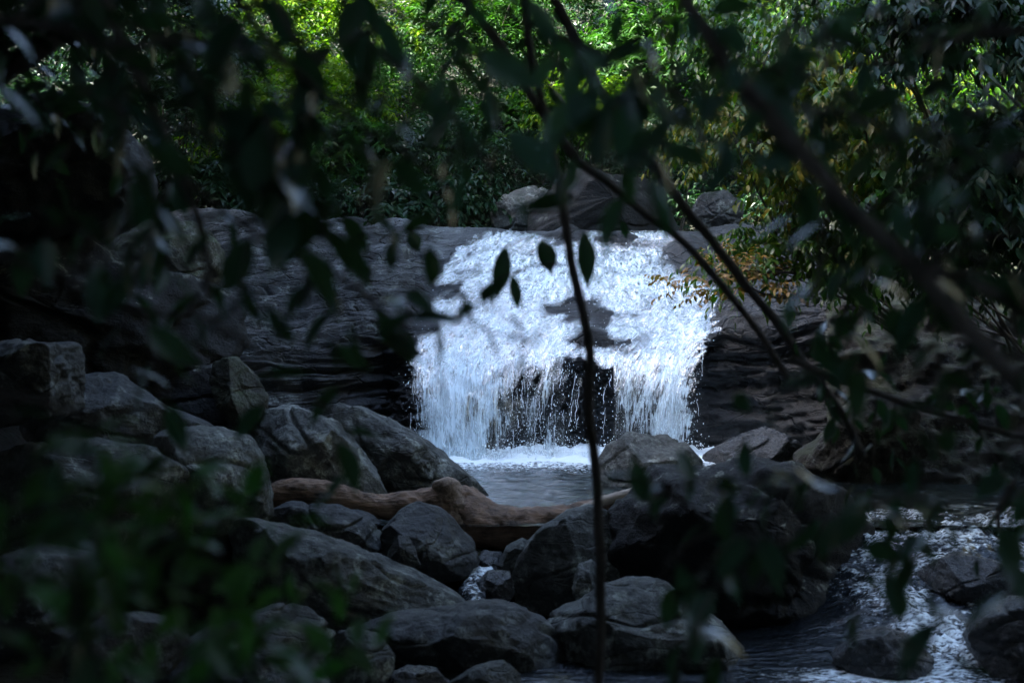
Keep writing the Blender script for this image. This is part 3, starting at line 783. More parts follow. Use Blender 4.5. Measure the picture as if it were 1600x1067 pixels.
for k in range(80):
    p0 = rng.choice([rng.uniform(795, 905), rng.uniform(795, 905), rng.uniform(638, 690), rng.uniform(1060, 1096), rng.uniform(960, 1040), rng.uniform(905, 958)], p=[.3, .25, .14, .13, .14, .04])
    a = lip_py(p0) + rng.uniform(0, 110)
    b = min(716, a + rng.uniform(10, 45))
    py = np.linspace(a, b, 12)
    pxs = p0 + np.cumsum(rng.normal(0, 0.7, 12)) - (py - a) * rng.uniform(0.0, 0.10)
    lY = lip_Y(pxs)
    Y = lY - 0.12 - rng.uniform(0, .14) - 0.55 * (1 - np.exp(-np.maximum(0, py - lip_py(pxs)) / F * 19.5 / 0.52))
    r = rng.uniform(.0015, .004) * (0.55 + 0.75 * rng.random(12)) * np.sin(np.linspace(0.25, math.pi - 0.2, 12)) ** 0.5
    strs.append(tube(PA(pxs, py, Y), r, 5))
V, f = merge(strs)
o = child("water_strings", V, f, M['drops'], fall)
o["kind"] = "stuff"

# the pool
nx, ny = 420, 300
wx = np.linspace(-5.5, 9.5, nx)[None, :]
wy = (12.0 + 8.4 * np.linspace(0, 1, ny) ** 1.0)[:, None]
wx, wy = np.broadcast_arrays(wx, wy)
near = smooth(14.0, 19.2, wy)
q = np.stack([wx * 1.5, wy * 3.0, np.zeros_like(wx)], -1)
wz = (0.026 + 0.030 * near) * fbm(q, 4, 71, .55) + 0.010 * near * ridged(q * 2.0, 3, 75)
wz = wz + 0.006 * np.sin((np.hypot(wx - 0.6, wy - 20.5)) * 9 + 2 * fbm(q * 0.3, 2, 77)) * smooth(20, 14, wy)
ppx = 800 + wx / wy * F
lipY = np.interp(ppx, lc_px, lc[:, 5, 1]) - 0.55
inpx = smooth(600, 660, ppx) * smooth(1290, 1100, ppx)
foam = inpx * (1.3 * smooth(lipY - 0.9, lipY - 0.25, wy) + 0.60 * smooth(15.8, 18.4, wy))
foam = foam + 0.10 * inpx
wz = wz + 0.10 * inpx * smooth(lipY - 0.6, lipY - 0.05, wy) * (0.5 + fbm(q * 2.2, 4, 79))
o = obj("pool_water", mesh_from("pool_water", np.stack([wx, wy, wz], -1).reshape(-1, 3), grid_faces(ny, nx), M['pool'], attr={"foam": foam}))
o["kind"] = "structure"

# the rapids leaving the pool on the right and the low water along the bottom
nx, ny = 360, 420
sx = np.linspace(-2.2, 7.5, nx)[None, :]
sy = np.linspace(6.5, 13.3, ny)[:, None]
sx, sy = np.broadcast_arrays(sx, sy)
wob = 0.5 * fbm(np.stack([sx * .8, sy * .8, 0 * sx], -1), 3, 91)
t = smooth(9.1, 12.9, sy + wob * 0.5)
sz = -0.62 + 0.60 * t + 0.06 * np.sin((sy + wob) * 5.0) * t * (1 - t) * 4
run = smooth(2.2, 2.9, sx) * smooth(8.9, 9.8, sy + wob)
q = np.stack([sx * 2.2 + sy * .6, sy * 2.6, 0 * sx], -1)
turb = 0.075 * fbm(q, 5, 93, .6) + 0.05 * ridged(q * 1.5, 3, 95)
sz = sz + turb * (0.12 + 0.88 * run * smooth(13.2, 12.6, sy)) + 0.012 * fbm(q * 2, 3, 97)
sz = -0.62 + (sz + 0.62) * smooth(1.7, 2.9, sx) + 0.015 * fbm(q, 3, 99)
foam = (0.22 * run * smooth(13.0, 12.5, sy) + 0.42 * run * smooth(-0.02, 0.10, turb) + 0.25 * np.exp(-((sx - 3.0) / .35) ** 2 - ((sy - 9.9) / .35) ** 2)) * smooth(1.9, 2.6, sx)
foam = foam + 0.75 * np.exp(-((sx - 2.35) / .75) ** 2 - ((sy - 9.25) / .30) ** 2) + 0.35 * np.exp(-((sx - 3.2) / .8) ** 2 - ((sy - 8.9) / .3) ** 2)
o = obj("stream_water", mesh_from("stream_water", np.stack([sx, sy, sz], -1).reshape(-1, 3), grid_faces(ny, nx), M['stream'], attr={"foam": foam}))
o["kind"] = "structure"

# the small trickle under the log
tk = catmull([P(735, 838, 12.6), P(742, 862, 12.2), P(752, 885, 11.7), P(742, 905, 11.35), P(738, 925, 11.0), P(752, 945, 10.6), P(775, 958, 10.3), P(790, 985, 9.9)], 90)
wd = np.interp(np.linspace(0, 1, 90), [0, .3, .6, .8, 1], [.16, .13, .10, .13, .2])
cc = np.linspace(-1, 1, 26)
TV = tk[:, None] + np.array([1, 0, 0])[None, None] * (wd[:, None] * cc[None])[..., None]
TV[..., 2] += 0.045 * fbm(TV * 9, 4, 101) - 0.05 * cc[None] ** 2
tf = 0.42 + 0.5 * np.exp(-((np.linspace(0, 1, 90) - .82) / .12) ** 2) + 0.3 * np.exp(-((np.linspace(0, 1, 90) - .3) / .12) ** 2)
tf = np.broadcast_to(tf[:, None], (90, 26)) * smooth(1.0, 0.6, np.abs(cc))[None]
o = obj("trickle_water", mesh_from("trickle_water", TV.reshape(-1, 3), grid_faces(90, 26), M['stream'], attr={"foam": tf}))
o["kind"] = "structure"

# ------------------------------------------------------------------ fallen log
LY = 12.35
lp = [(385, 790, 14), (440, 772, 19), (490, 768, 21), (540, 782, 20), (590, 794, 19), (640, 789, 20), (680, 786, 26), (715, 795, 36), (755, 818, 38), (800, 828, 34), (850, 820, 28), (905, 808, 22), (960, 796, 17), (1030, 790, 14)]
c = catmull([(*P(a, b, LY), r / F * LY) for a, b, r in lp], 260)
log = thing("fallen_log", P(700, 850, LY), "bent pale brown driftwood log lying across the pool outlet", "log")
c[:, :3] += 0.02 * np.stack([fbm(c[:, :3] * 4, 2, 3), 0 * c[:, 0], fbm(c[:, :3] * 4, 2, 6)], -1)
V, f = tube(c[:, :3], c[:, 3], 56, 0.22, 5)
V = V + (0.010 * ridged(V * np.array([9, 22, 22]), 4, 15))[:, None] * np.array([0, -.6, .8])
child("trunk", V, f, M['log'], log)
k = catmull([(*P(722, 822, LY), 36 / F * LY), (*P(705, 790, LY - .02), 31 / F * LY), (*P(696, 768, LY - .04), 25 / F * LY), (*P(691, 754, LY - .05), 20 / F * LY), (*P(689, 748, LY - .05), 12 / F * LY)], 40)
V, f = tube(k[:, :3], k[:, 3], 36, 0.30, 8)
child("branch_stub", V, f, M['stub'], log)
k = catmull([(*P(905, 797, LY - .12), 5 / F * LY), (*P(940, 783, LY - .12), 8 / F * LY), (*P(985, 770, LY - .1), 7 / F * LY), (*P(1020, 758, LY - .05), 5 / F * LY)], 30)
V, f = tube(k[:, :3], k[:, 3], 12, 0.25, 9)
child("splinter", V, f, M['log_end'], log)

# ------------------------------------------------------------------ leaves
LS_T = np.array([0, .10, .28, .5, .70, .87, 1.0])
LS_W = np.array([.02, .24, .44, .5, .37, .13, 0.004])
def leaf_arrays(pos, d, n, length, width, fold=0.18, curl=0.25, fine=True):
    """one leaf per row: base position, direction, upper side; returns V,F"""
    pos, d, n = (np.asarray(a, float) for a in (pos, d, n))
    N = len(pos)
    d = d / (np.linalg.norm(d, axis=1)[:, None] + 1e-9)
    s = np.cross(d, n)
    s /= np.linalg.norm(s, axis=1)[:, None] + 1e-9
    n = np.cross(s, d)
    L = np.broadcast_to(length, (N,))[:, None]
    W = np.broadcast_to(width, (N,))[:, None]
    curl = np.broadcast_to(curl, (N,))[:, None]
    if fine:
        T, Wd = LS_T, LS_W
        mid = pos[:, None] + d[:, None] * (L * T)[..., None] - n[:, None] * (L * curl * T ** 2)[..., None]
        off = s[:, None] * (W * Wd)[..., None]
        up = n[:, None] * (W * Wd * fold * 1.6)[..., None]
        V = np.stack([mid - off + up, mid, mid + off + up], 2)          # N,7,3,3
        k = np.arange(6)[:, None]
        q = np.concatenate([np.stack([3 * k, 3 * k + 1, 3 * k + 4, 3 * k + 3], -1).reshape(-1, 4), np.stack([3 * k + 1, 3 * k + 2, 3 * k + 5, 3 * k + 4], -1).reshape(-1, 4)])
        Fc = q[None] + (np.arange(N) * 21)[:, None, None]
        return V.reshape(-1, 3), Fc.reshape(-1, 4)
    m = pos + d * L * 0.45 - n * L * curl * 0.15
    V = np.stack([pos, m - s * W * .5 + n * W * fold, pos + d * L - n * L * curl, m + s * W * .5 + n * W * fold], 1)
    Fc = np.array([[0, 1, 2], [0, 2, 3]])[None] + (np.arange(N) * 4)[:, None, None]
    return V.reshape(-1, 3), Fc.reshape(-1, 3)

def sprays(rg, base, direc, slen, nleaf, llen, lwid, droop=0.4, fine=False, hang=0.3):
    """leaves set alternately along S straight-ish sprays"""
    S = len(base)
    t = (np.arange(nleaf) + 0.6) / nleaf
    direc = direc / (np.linalg.norm(direc, axis=1)[:, None] + 1e-9)
    slen = np.broadcast_to(slen, (S,))
    p = base[:, None] + direc[:, None] * (slen[:, None] * t)[..., None]
    p[..., 2] -= droop * slen[:, None] * t ** 2
    sd = np.cross(direc, np.array([0, 0, 1.0]) + 0.15 * rg.normal(size=(S, 3)))
    sd /= np.linalg.norm(sd, axis=1)[:, None] + 1e-9
    sgn = np.where(np.arange(nleaf) % 2 == 0, 1.0, -1.0)
    ld = direc[:, None] * 0.55 + sd[:, None] * sgn[None, :, None] * 0.8 + rg.normal(0, 0.28, (S, nleaf, 3))
    ld[..., 2] -= hang + droop * t[None] * 0.8
    up = np.array([0, 0, 1.0]) + rg.normal(0, 0.38, (S, nleaf, 3)) + direc[:, None] * 0.2
    sc = (0.75 + 0.5 * rg.random((S, nleaf))) * (1.0 - 0.35 * np.abs(t - 0.45))[None]
    return leaf_arrays(p.reshape(-1, 3), ld.reshape(-1, 3), up.reshape(-1, 3), (llen * sc).ravel(), (lwid * sc).ravel(), fine=fine)

# ------------------------------------------------------------------ background shrubs on the slope behind the falls
def bush(name, px, py, Y, rx, rz, n_spray, mat, label, seed, root=None, llen=.17, lwid=.072, nleaf=11, slen=.55, cat="shrub", group=None, droop=.45, hang=.3, fine=False, fill=.5):
    rg = np.random.default_rng(seed)
    c = np.array(P(px, py, Y))
    RX, RZ = rx / F * Y, rz / F * Y
    root = c + np.array(root) if root is not None else np.array([c[0], c[1] + 0.3 * RX, min(c[2] - RZ * 0.8, float(ground_z(np.array(c[0]), np.array(c[1]))) + 0.0)])
    t = thing(name, root, label, cat, group)
    d = rg.normal(size=(n_spray, 3))
    d /= np.linalg.norm(d, axis=1)[:, None]
    d[:, 1] = np.where(d[:, 1] > 0.35, -d[:, 1], d[:, 1])
    d[:, 2] = np.where(d[:, 2] < -0.35, -d[:, 2], d[:, 2])
    lump = 1 + 0.62 * noise(d * 2.4 + seed, seed)
    rr = (fill + (1 - fill) * rg.random(n_spray) ** 0.6) * lump
    base = c + d * np.stack([RX * rr, RX * rr, RZ * rr], -1)
    dr = d + np.array([0, 0, 0.15]) + rg.normal(0, 0.35, (n_spray, 3))
    V, f = sprays(rg, base, dr, slen * (0.6 + 0.8 * rg.random(n_spray)), nleaf, llen, lwid, droop, fine, hang)
    child("foliage", V, f, mat, t, smooth_shade=fine)
    stems = []
    for k in range(7):
        e = base[rg.integers(n_spray)]
        m1 = root * .5 + e * .5 + rg.normal(0, .12, 3)
        cc_ = catmull([root, root * .75 + m1 * .25 + rg.normal(0, .05, 3), m1, e], 14)
        stems.append(tube(cc_, np.linspace(.032, .007, 14), 6))
    V, f = merge(stems)
    child("stem", V, f, M['twig'], t)
    return t

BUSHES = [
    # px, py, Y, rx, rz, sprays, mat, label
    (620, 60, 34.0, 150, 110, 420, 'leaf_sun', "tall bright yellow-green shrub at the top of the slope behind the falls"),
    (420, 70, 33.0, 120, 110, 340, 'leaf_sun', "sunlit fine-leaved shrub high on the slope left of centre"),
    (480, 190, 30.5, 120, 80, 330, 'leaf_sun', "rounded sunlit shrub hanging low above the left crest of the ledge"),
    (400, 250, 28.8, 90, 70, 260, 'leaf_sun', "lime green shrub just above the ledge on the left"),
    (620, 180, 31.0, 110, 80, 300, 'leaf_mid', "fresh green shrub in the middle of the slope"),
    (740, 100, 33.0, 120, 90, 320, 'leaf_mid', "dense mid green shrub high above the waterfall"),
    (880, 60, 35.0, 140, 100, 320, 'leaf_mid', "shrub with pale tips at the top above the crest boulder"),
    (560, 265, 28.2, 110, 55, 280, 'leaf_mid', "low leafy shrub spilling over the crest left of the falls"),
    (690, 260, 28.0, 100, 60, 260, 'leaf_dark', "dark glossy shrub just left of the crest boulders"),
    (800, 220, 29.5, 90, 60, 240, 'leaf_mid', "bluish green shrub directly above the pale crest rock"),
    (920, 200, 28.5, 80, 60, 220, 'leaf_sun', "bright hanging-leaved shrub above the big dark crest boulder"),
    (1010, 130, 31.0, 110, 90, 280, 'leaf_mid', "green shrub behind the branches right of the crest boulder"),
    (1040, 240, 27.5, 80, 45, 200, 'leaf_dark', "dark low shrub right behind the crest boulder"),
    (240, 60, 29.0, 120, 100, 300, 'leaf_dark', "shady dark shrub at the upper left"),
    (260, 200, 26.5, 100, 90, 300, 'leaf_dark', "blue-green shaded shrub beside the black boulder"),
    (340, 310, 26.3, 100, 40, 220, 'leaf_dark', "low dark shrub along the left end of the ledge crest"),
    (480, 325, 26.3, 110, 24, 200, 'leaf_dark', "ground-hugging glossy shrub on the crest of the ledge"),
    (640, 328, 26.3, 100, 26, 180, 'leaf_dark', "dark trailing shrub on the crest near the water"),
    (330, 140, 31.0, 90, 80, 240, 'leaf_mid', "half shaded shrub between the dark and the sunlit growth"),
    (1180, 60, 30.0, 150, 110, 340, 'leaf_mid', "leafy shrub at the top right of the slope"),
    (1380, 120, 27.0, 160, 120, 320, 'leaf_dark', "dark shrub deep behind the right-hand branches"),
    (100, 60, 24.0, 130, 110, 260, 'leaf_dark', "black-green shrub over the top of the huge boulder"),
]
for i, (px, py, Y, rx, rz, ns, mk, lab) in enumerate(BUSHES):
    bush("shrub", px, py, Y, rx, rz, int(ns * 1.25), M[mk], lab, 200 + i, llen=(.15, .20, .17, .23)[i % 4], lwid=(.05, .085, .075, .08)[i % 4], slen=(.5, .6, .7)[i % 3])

# undergrowth carpet on the slope, leaf colour kept dark to paint shade between shrubs
rg = np.random.default_rng(11)
n = 16000
uy = 25.0 + 17 * rg.random(n) ** 1.1
ux = (rg.random(n) * 2 - 1) * (0.43 * uy + 1)
uz = ground_z(ux, uy) + 0.05 + 0.35 * rg.random(n)
keep = ~((uy < 26.6) & (np.abs(ux - 0.9) < 2.2))
base = np.stack([ux, uy, uz], -1)[keep]
dr = np.stack([rg.normal(0, .6, len(base)), -0.5 - 0.5 * rg.random(len(base)), 0.7 * np.ones(len(base))], -1)
V, f = sprays(rg, base, dr, .6, 9, .17, .075, .4)
o = obj("undergrowth", mesh_from("undergrowth", V, f, M['leaf_dark'], smooth_shade=False))
o["kind"] = "stuff"

# ------------------------------------------------------------------ right bank shrubs, nearer
RB = [
    (1150, 240, 15.6, 100, 100, 60, 'leaf_yellow', "lance-leaved shrub with yellowing leaves leaning over the right of the falls"),
    (1290, 250, 15.2, 120, 130, 80, 'leaf_yellow', "yellow-flecked shrub behind the thick diagonal branch"),
    (1240, 420, 15.6, 110, 60, 60, 'leaf_bank', "drooping green shrub above the right end of the ledge"),
    (1450, 230, 14.6, 130, 140, 80, 'leaf_bank', "dark leafy shrub in the upper right shade"),
    (1560, 330, 13.0, 120, 150, 80, 'leaf_dark', "shaded shrub at the right edge above the bank"),
    (1420, 430, 15.3, 120, 70, 60, 'leaf_mid', "dark drooping shrub on the bank below the forked branch"),
    (1350, 60, 13.6, 150, 100, 80, 'leaf_bank', "high leafy shrub at the top right"),
    (1500, 80, 13.0, 150, 120, 110, 'leaf_dark', "tall dark shrub filling the top right corner"),
    (1330, 330, 15.8, 120, 80, 90, 'leaf_yellow', "dim shrub low behind the crossing branches on the right"),
    (1560, 430, 14.0, 110, 60, 70, 'leaf_dark', "dark scrub at the right edge just over the earth bank"),
    (1480, 360, 14.2, 120, 80, 90, 'leaf_mid', "dull green scrub between the fork and the right edge"),
    (1170, 90, 16.2, 110, 90, 60, 'leaf_bank', "loose green shrub at the top right of centre"),
]
for i, (px, py, Y, rx, rz, ns, mk, lab) in enumerate(RB):
    bush("shrub", px, py, Y, rx, rz, ns * 3, M[mk], lab, 300 + i, root=(1.3 + .3 * (i % 3), 1.6, -.9), llen=(.11, .15, .13)[i % 3], lwid=(.04, .062, .045)[i % 3], nleaf=10, slen=.42, droop=.6, hang=.75, fine=True, fill=.35)
t = bush("orange_sprig", 1140, 450, 14.9, 88, 48, 70, M['leaf_orange'], "sprig of small orange-brown leaves hanging in front of the right edge of the falls", 330, root=(1.2, .8, .1), llen=.085, lwid=.036, nleaf=8, slen=.3, droop=.3, hang=.3, fine=True, fill=.2)

# ------------------------------------------------------------------ near branches hanging before the camera
def near_branch(name, pts, wid, label, seed, mat='twig', twigs=10, leaves=7, tl=.30, llen=.092, lwid=.04, lmat='leaf_near', side=None, extra=None, cat="branch", hang=.6, t0=0.05, spread=1.0, thin=0.46, t1=.98):
    rg = np.random.default_rng(seed)
    p3 = [P(a, b, (y * 0.76 if y < 4.0 else y)) for a, b, y in pts]
    pts = [(a, b, (y * 0.76 if y < 4.0 else y)) for a, b, y in pts]
    wr = np.asarray(wid if isinstance(wid, (list, tuple)) else [wid, wid * .6], float)
    Ym = np.mean([p[2] for p in pts])
    if Ym < 3.0 and lmat in ('leaf_near', 'leaf_pale'):
        twigs = max(2, int(round(twigs * thin)))
    n = max(24, 10 * len(pts))
    c = catmull(p3, n)
    rad = np.interp(np.linspace(0, 1, n), np.linspace(0, 1, len(wr)), wr) / 2 / F * Ym
    c = c + 0.010 * fbm(c * 3.5, 2, seed)[:, None] * np.array([1, .4, .6])
    t = thing(name, c[0], label, cat)
    tw, lv = [tube(c, rad * (1 + .12 * noise(c * 9, seed)), 12, .10, seed)], []
    for k in range(twigs):
        i = int(n * (t0 + (t1 - t0) * (k + rg.random()) / twigs))
        i = min(i, n - 2)
        tan = c[i + 1] - c[i]
        tan /= np.linalg.norm(tan)
        a = rg.uniform(-1, 1)
        sd = rg.choice([-1, 1]) if side is None else side
        perp = np.array([-tan[2], 0, tan[0]]) * sd
        d = tan * rg.uniform(.2, .8) + perp * rg.uniform(.5, 1.0) * spread + np.array([0, rg.normal(0, .5), -.1])
        d /= np.linalg.norm(d)
        L = tl * rg.uniform(.6, 1.3)
        e1 = c[i] + d * L * .5
        e2 = c[i] + d * L + np.array([0, 0, -L * .25])
        q = catmull([c[i], e1, e2], 10)
        tw.append(tube(q, np.linspace(min(rad[i] * .6, .0045), .0013, 10), 6))
        ts = (np.arange(leaves) + .7) / leaves
        pp = np.stack([np.interp(ts, np.linspace(0, 1, 10), q[:, j]) for j in range(3)], -1)
        sgn = np.where(np.arange(leaves) % 2 == 0, 1, -1)[:, None]
        ld = d * .6 + perp * 0 + np.cross(d, [0, 1, 0.2]) * sgn * .8 + rg.normal(0, .35, (leaves, 3))
        ld[:, 2] -= hang * rg.random(leaves) * 1.4
        up = np.array([0, 0.15, 1.0]) + rg.normal(0, .45, (leaves, 3))
        sc = rg.uniform(.65, 1.2, leaves)
        lv.append(leaf_arrays(pp, ld, up, llen * sc, lwid * sc, curl=rg.uniform(.05, .4, leaves)))
    if extra:
        for (ax, ay, bx, by, Yl, w) in extra:          # single leaves placed base -> tip
            a, b = np.array(P(ax, ay, Yl)), np.array(P(bx, by, Yl))
            lv.append(leaf_arrays([a], [b - a], [np.array([.2, -1, .35])], np.linalg.norm(b - a), w / F * Yl, curl=.08))
            j = np.argmin(np.linalg.norm(c - a, axis=1))
            q = catmull([c[j], (c[j] + a) / 2 + np.array([0, 0, .02]), a], 8)
            tw.append(tube(q, .0022, 6))
    if tw:
        V, f = merge(tw)
        child("stem", V, f, M[mat], t)
    if lv:
        V, f = merge(lv)
        child("leaves", V, f, M[lmat], t)
    return t

near_branch("sapling", [(812,-40,4.4),(835,110,4.4),(866,250,4.4),(884,360,4.4),(905,470,4.4),(921,560,4.4),(919,650,4.4),(930,720,4.4),(938,850,4.4),(936,1040,4.5),(934,1300,4.5)], [12, 14, 15, 16, 16, 15, 15],
            "thin dark upright stem crossing the middle of the waterfall", 501, twigs=1, leaves=3, t0=.0, tl=.25,
            extra=[(845,375,864,430,4.4,34),(912,362,920,452,4.4,32),(790,385,776,470,4.4,30),(800,430,812,486,4.4,20),(765,440,770,478,4.4,12),(640,362,655,395,4.4,26)], cat="sapling")
BR = [
    ([(690,-40,5.0),(760,40,5.0),(830,150,5.0),(893,245,5.0),(950,285,5.0),(1010,335,5.0),(1066,375,5.0),(1130,450,5.0),(1195,530,5.0),(1245,605,5.0)], [16,15,14,13,12,10], "slender dark branch crossing the dark crest boulder down to the right", dict(twigs=4, leaves=5, t0=.0, t1=.28)),
    ([(840,-40,5.3),(900,60,5.3),(945,155,5.3),(985,220,5.3),(1045,290,5.3),(1095,355,5.3),(1160,440,5.3),(1215,505,5.3),(1260,575,5.3),(1310,640,5.3),(1350,715,5.3)], [16,16,15,15,14,10], "slender dark branch from the top centre crossing the orange leaves", dict(twigs=4, leaves=5, t0=.0, t1=.30)),
    ([(1040,-40,2.85),(1110,60,2.85),(1180,150,2.85),(1230,210,2.85),(1280,270,2.85),(1330,330,2.85),(1400,390,2.85),(1455,450,2.85),(1500,500,2.85),(1545,555,2.85),(1640,660,2.85)], [27,28,29,30,28,28], "thick grey-brown branch slanting across the upper right", dict(twigs=14, mat='branch', leaves=6)),
    ([(1440,418,2.85),(1500,433,2.85),(1560,462,2.85),(1650,515,2.85)], [22,20,18], "short fork leaving the thick branch towards the right edge", dict(twigs=4, mat='branch')),
    ([(1235,560,5.2),(1300,592,5.2),(1380,618,5.2),(1480,648,5.2),(1640,695,5.2)], [12,11,9], "thin level branch over the dark bank at right", dict(twigs=10, leaves=7)),
    ([(520,-40,3.4),(570,60,3.4),(650,130,3.4),(720,200,3.4),(770,270,3.4)], [14,12,9], "leafy branch drooping from the top into the middle", dict(twigs=10, leaves=5, tl=.2, llen=.08, lwid=.035)),
    ([(330,-60,3.2),(400,40,3.2),(470,110,3.2),(560,190,3.2),(640,240,3.2),(700,300,3.2)], [14,11,7], "leafy branch reaching down from the upper left centre", dict(twigs=9, leaves=5, tl=.2, llen=.08, lwid=.035)),
    ([(150,-60,3.6),(195,70,3.6),(240,165,3.6),(290,280,3.6),(320,380,3.6),(330,460,3.6)], [18,16,9], "dark branch hanging down at the upper left", dict(twigs=10)),
    ([(-60,20,3.0),(60,40,3.0),(180,70,3.0),(300,60,3.0),(420,90,3.0),(500,140,3.0)], [16,12,7], "black leafy branch across the top left corner", dict(twigs=30, leaves=8, llen=.105, lwid=.05)),
    ([(250,240,3.6),(340,330,3.6),(430,390,3.6),(520,430,3.6),(590,480,3.6),(640,510,3.6)], [9,8,5], "thin leafy branch drooping in front of the dry ledge", dict(twigs=12, leaves=6, extra=[(590,490,650,570,3.6,40),(600,505,660,560,3.6,34)])),
    ([(-50,380,3.0),(80,430,3.0),(200,480,3.0),(330,500,3.0),(420,560,3.0)], [10,8,5], "faint leafy branch across the great slab at left", dict(twigs=10, leaves=5)),
    ([(-50,600,2.6),(100,640,2.6),(230,680,2.6),(340,720,2.6)], [10,8,5], "blurred twig of leaves before the left boulders", dict(twigs=4, leaves=5, t0=.0, t1=.30)),
    ([(380,560,3.4),(450,600,3.4),(520,640,3.4),(560,700,3.4)], [8,6,4], "small sprig of leaves before the tall lichen-spotted boulder", dict(twigs=5, leaves=4)),
    ([(700,-40,3.0),(800,30,3.0),(900,70,3.0),(990,110,3.0),(1060,150,3.0)], [14,11,6], "branch of light-catching teal leaves at the top centre", dict(twigs=18, leaves=6, tl=.18, lmat="leaf_pale")),
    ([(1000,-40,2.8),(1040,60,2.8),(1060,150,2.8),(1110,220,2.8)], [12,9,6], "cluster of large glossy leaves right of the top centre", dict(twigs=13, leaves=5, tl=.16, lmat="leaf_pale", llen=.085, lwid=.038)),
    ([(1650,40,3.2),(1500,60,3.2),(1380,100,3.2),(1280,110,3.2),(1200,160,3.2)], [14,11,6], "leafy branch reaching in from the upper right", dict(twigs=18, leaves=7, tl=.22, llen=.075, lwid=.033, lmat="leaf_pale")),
    ([(1650,240,3.4),(1540,250,3.4),(1440,280,3.4),(1340,340,3.4),(1280,420,3.4)], [14,10,6], "dark leafy branch hanging before the right-hand shrubs", dict(twigs=12, leaves=6, tl=.22, llen=.075, lwid=.033)),
    ([(1650,420,3.0),(1560,520,3.0),(1500,600,3.0),(1420,660,3.0)], [12,9,5], "dark leafy twig against the right bank", dict(twigs=9, leaves=6)),
    ([(1590,745,4.6),(1566,790,4.6),(1562,830,4.6),(1585,865,4.6),(1650,900,4.6)], [8,9,8], "thin grey twig hooked at the right edge above the rapids", dict(twigs=2, leaves=3)),
    ([(1700,620,3.2),(1560,700,3.2),(1440,760,3.2),(1340,800,3.2),(1240,840,3.2),(1120,870,3.2)], [10,8,5], "leafy branch arching before the massive black boulder", dict(twigs=15, leaves=6)),
    ([(1250,740,3.4),(1180,790,3.4),(1110,830,3.4),(1050,870,3.4),(1020,930,3.4)], [7,6,4], "drooping leafy sprig at the left of the massive black boulder", dict(twigs=8, leaves=6)),
    ([(1600,760,3.0),(1500,830,3.0),(1430,880,3.0),(1400,950,3.0)], [8,6,4], "leafy sprig hanging over the rapids", dict(twigs=7, leaves=5)),
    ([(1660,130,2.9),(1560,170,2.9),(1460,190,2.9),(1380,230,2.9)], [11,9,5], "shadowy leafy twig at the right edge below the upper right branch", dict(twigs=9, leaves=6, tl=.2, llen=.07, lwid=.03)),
    ([(1660,330,2.8),(1590,360,2.8),(1500,380,2.8),(1430,440,2.8)], [11,9,5], "leafy twig with light-tinted bluish leaves in front of the fork at right", dict(twigs=8, leaves=5, tl=.2, llen=.07, lwid=.03, lmat="leaf_pale")),
    ([(1260,-40,3.0),(1300,60,3.0),(1330,150,3.0),(1400,220,3.0)], [10,8,5], "leafy twig hanging over the top right shrubs", dict(twigs=12, leaves=6, tl=.2, llen=.07, lwid=.03)),
    ([(420,-40,2.8),(450,50,2.8),(520,110,2.8),(600,130,2.8)], [12,9,5], "twig of broad dark leaves at the top left of centre", dict(twigs=7, leaves=4, tl=.2, hang=.2, llen=.11, lwid=.05)),
    ([(560,-40,2.7),(640,30,2.7),(740,60,2.7)], [11,9,5], "short twig of light-catching leaves at the top edge left of the stem", dict(twigs=7, leaves=4, tl=.18, lmat="leaf_pale", hang=.2)),
    ([(120,140,3.0),(220,190,3.0),(330,220,3.0),(420,280,3.0)], [9,8,5], "leafy twig before the shaded shrub at the upper left", dict(twigs=8, leaves=4, hang=.3)),
    ([(-60,160,4.4),(20,110,4.4),(90,60,4.4),(150,-40,4.4)], [26,24,20], "thick black limb cutting the top left corner", dict(twigs=30, leaves=9, tl=.32, llen=.11, lwid=.05)),
]
for i, (pts, wd_, lab, kw) in enumerate(BR):
    near_branch("branch", pts, wd_, lab, 520 + i, **kw)

# low plants right in front of the camera, lower left
LOW = [
    ([(60,1400,2.4),(70,1150,2.4),(110,950,2.4),(170,820,2.4),(220,740,2.4)], 10, "blurred bright green plant in the lower left foreground", 7),
    ([(250,1400,2.6),(270,1150,2.6),(290,1010,2.6),(320,920,2.6),(350,870,2.6)], 10, "blurred leafy plant left of the long slab", 6),
    ([(-40,1300,2.2),(-20,1100,2.2),(10,950,2.2),(30,850,2.2)], 10, "blurred dark plant in the bottom left corner", 6),
    ([(420,1400,2.7),(440,1200,2.7),(460,1080,2.7),(480,1000,2.7)], 9, "blurred green shoot before the elongated rock", 4),
]
for i, (pts, w, lab, tw_) in enumerate(LOW):
    near_branch("plant", pts, [w, w * .5], lab, 560 + i, twigs=int(tw_ * 1.7), leaves=7, tl=.2, llen=.07, lwid=.03, lmat='leaf_low', cat="plant", t0=.3, hang=.3)

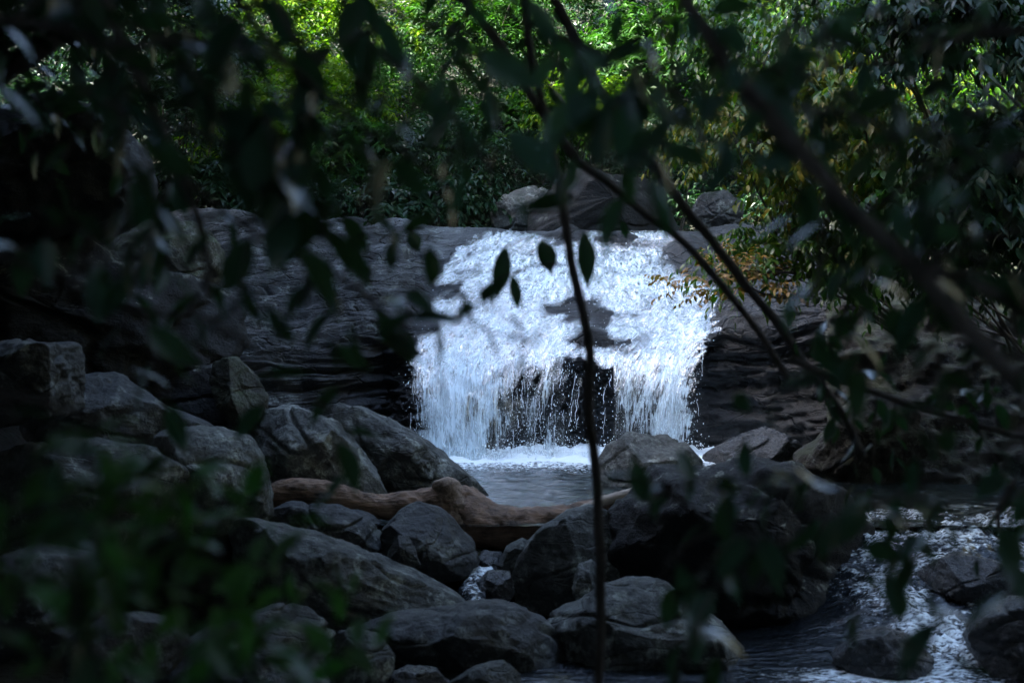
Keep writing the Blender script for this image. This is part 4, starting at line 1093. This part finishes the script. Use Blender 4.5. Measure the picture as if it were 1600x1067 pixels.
# ------------------------------------------------------------------ the forest roof overhead (unseen, shades the foreground; patches and gaps shape the light)
rg = np.random.default_rng(23)
n = 110000
cx_, cy_ = rg.uniform(-18, 17, n), rg.uniform(-14, 36, n)
wv_ = noise(np.stack([cx_ * .35, cy_ * .35, 0 * cx_ + 3], -1), 4)
shade_patch_ = (cx_ > 0.3 - 2.3 * smooth(29, 31, cy_) + wv_) & (cx_ < 11) & (cy_ > 24.5 + wv_)
slope_ = (cx_ > -5.5) & (cx_ < 0.8) & (cy_ > 26) & (noise(np.stack([cx_ * .32, cy_ * .32, 0 * cx_ + 9], -1), 8) > 0.24)
hole_ = (cx_ > 4.3) & (cx_ < 11) & (cy_ > 6.0) & (cy_ < 17) | (cx_ > -5.6) & (cx_ < -2.9) & (cy_ > -4.0) & (cy_ < 0.5)  # gaps that let light onto the rapids and the near leaves
over_ = (cx_ > -4) & (cx_ < 10) & (cy_ > 20.3 + wv_) & (cy_ < 26.5) & (noise(np.stack([cx_ * .45, cy_ * .45, 0 * cx_ + 4], -1), 10) > -0.22)
left_ = (cx_ > -16) & (((cx_ < -9.3) & (cy_ > 21) & (cy_ < 25.6)) | ((cx_ < -11.6) & (cy_ > 27.9) & (cy_ < 33)))
shade_patch_ = shade_patch_ | slope_ | over_ | left_  # unseen leaf patches added to shade the slope, falls and upper corners
kp = shade_patch_ | (~hole_ & (cy_ < 11.7 + 1.4 * wv_)) | ((cx_ < -3.6 + 1.2 * wv_ - 0.25 * np.maximum(0, cy_ - 22)) & (cy_ < 26.0 + 1.5 * wv_ - 2.5 * (cx_ < -7.5)))
cx_, cy_, wv_, shade_patch_ = cx_[kp], cy_[kp], wv_[kp], shade_patch_[kp]
cz_ = 7.6 + 0.14 * np.maximum(0, cy_ - 14) + 1.6 * rg.random(len(cx_)) + 0.9 * noise(np.stack([cx_ * .3, cy_ * .3, 0 * cx_], -1), 6)
cz_ = cz_ + np.maximum(0, -9 - cx_) * 0.25 + 2.6 * shade_patch_
pos = np.stack([cx_, cy_, cz_], -1)
dd = rg.normal(size=pos.shape); dd[:, 2] *= .35
up = np.array([0, 0, 1.0]) + rg.normal(0, .35, pos.shape)
V, f = leaf_arrays(pos, dd, up, rg.uniform(.4, .75, len(pos)), rg.uniform(.22, .38, len(pos)), fine=False)
o = obj("unseen_forest_canopy", mesh_from("unseen_forest_canopy", V, f, M['canopy'], smooth_shade=False))
o["kind"] = "stuff"
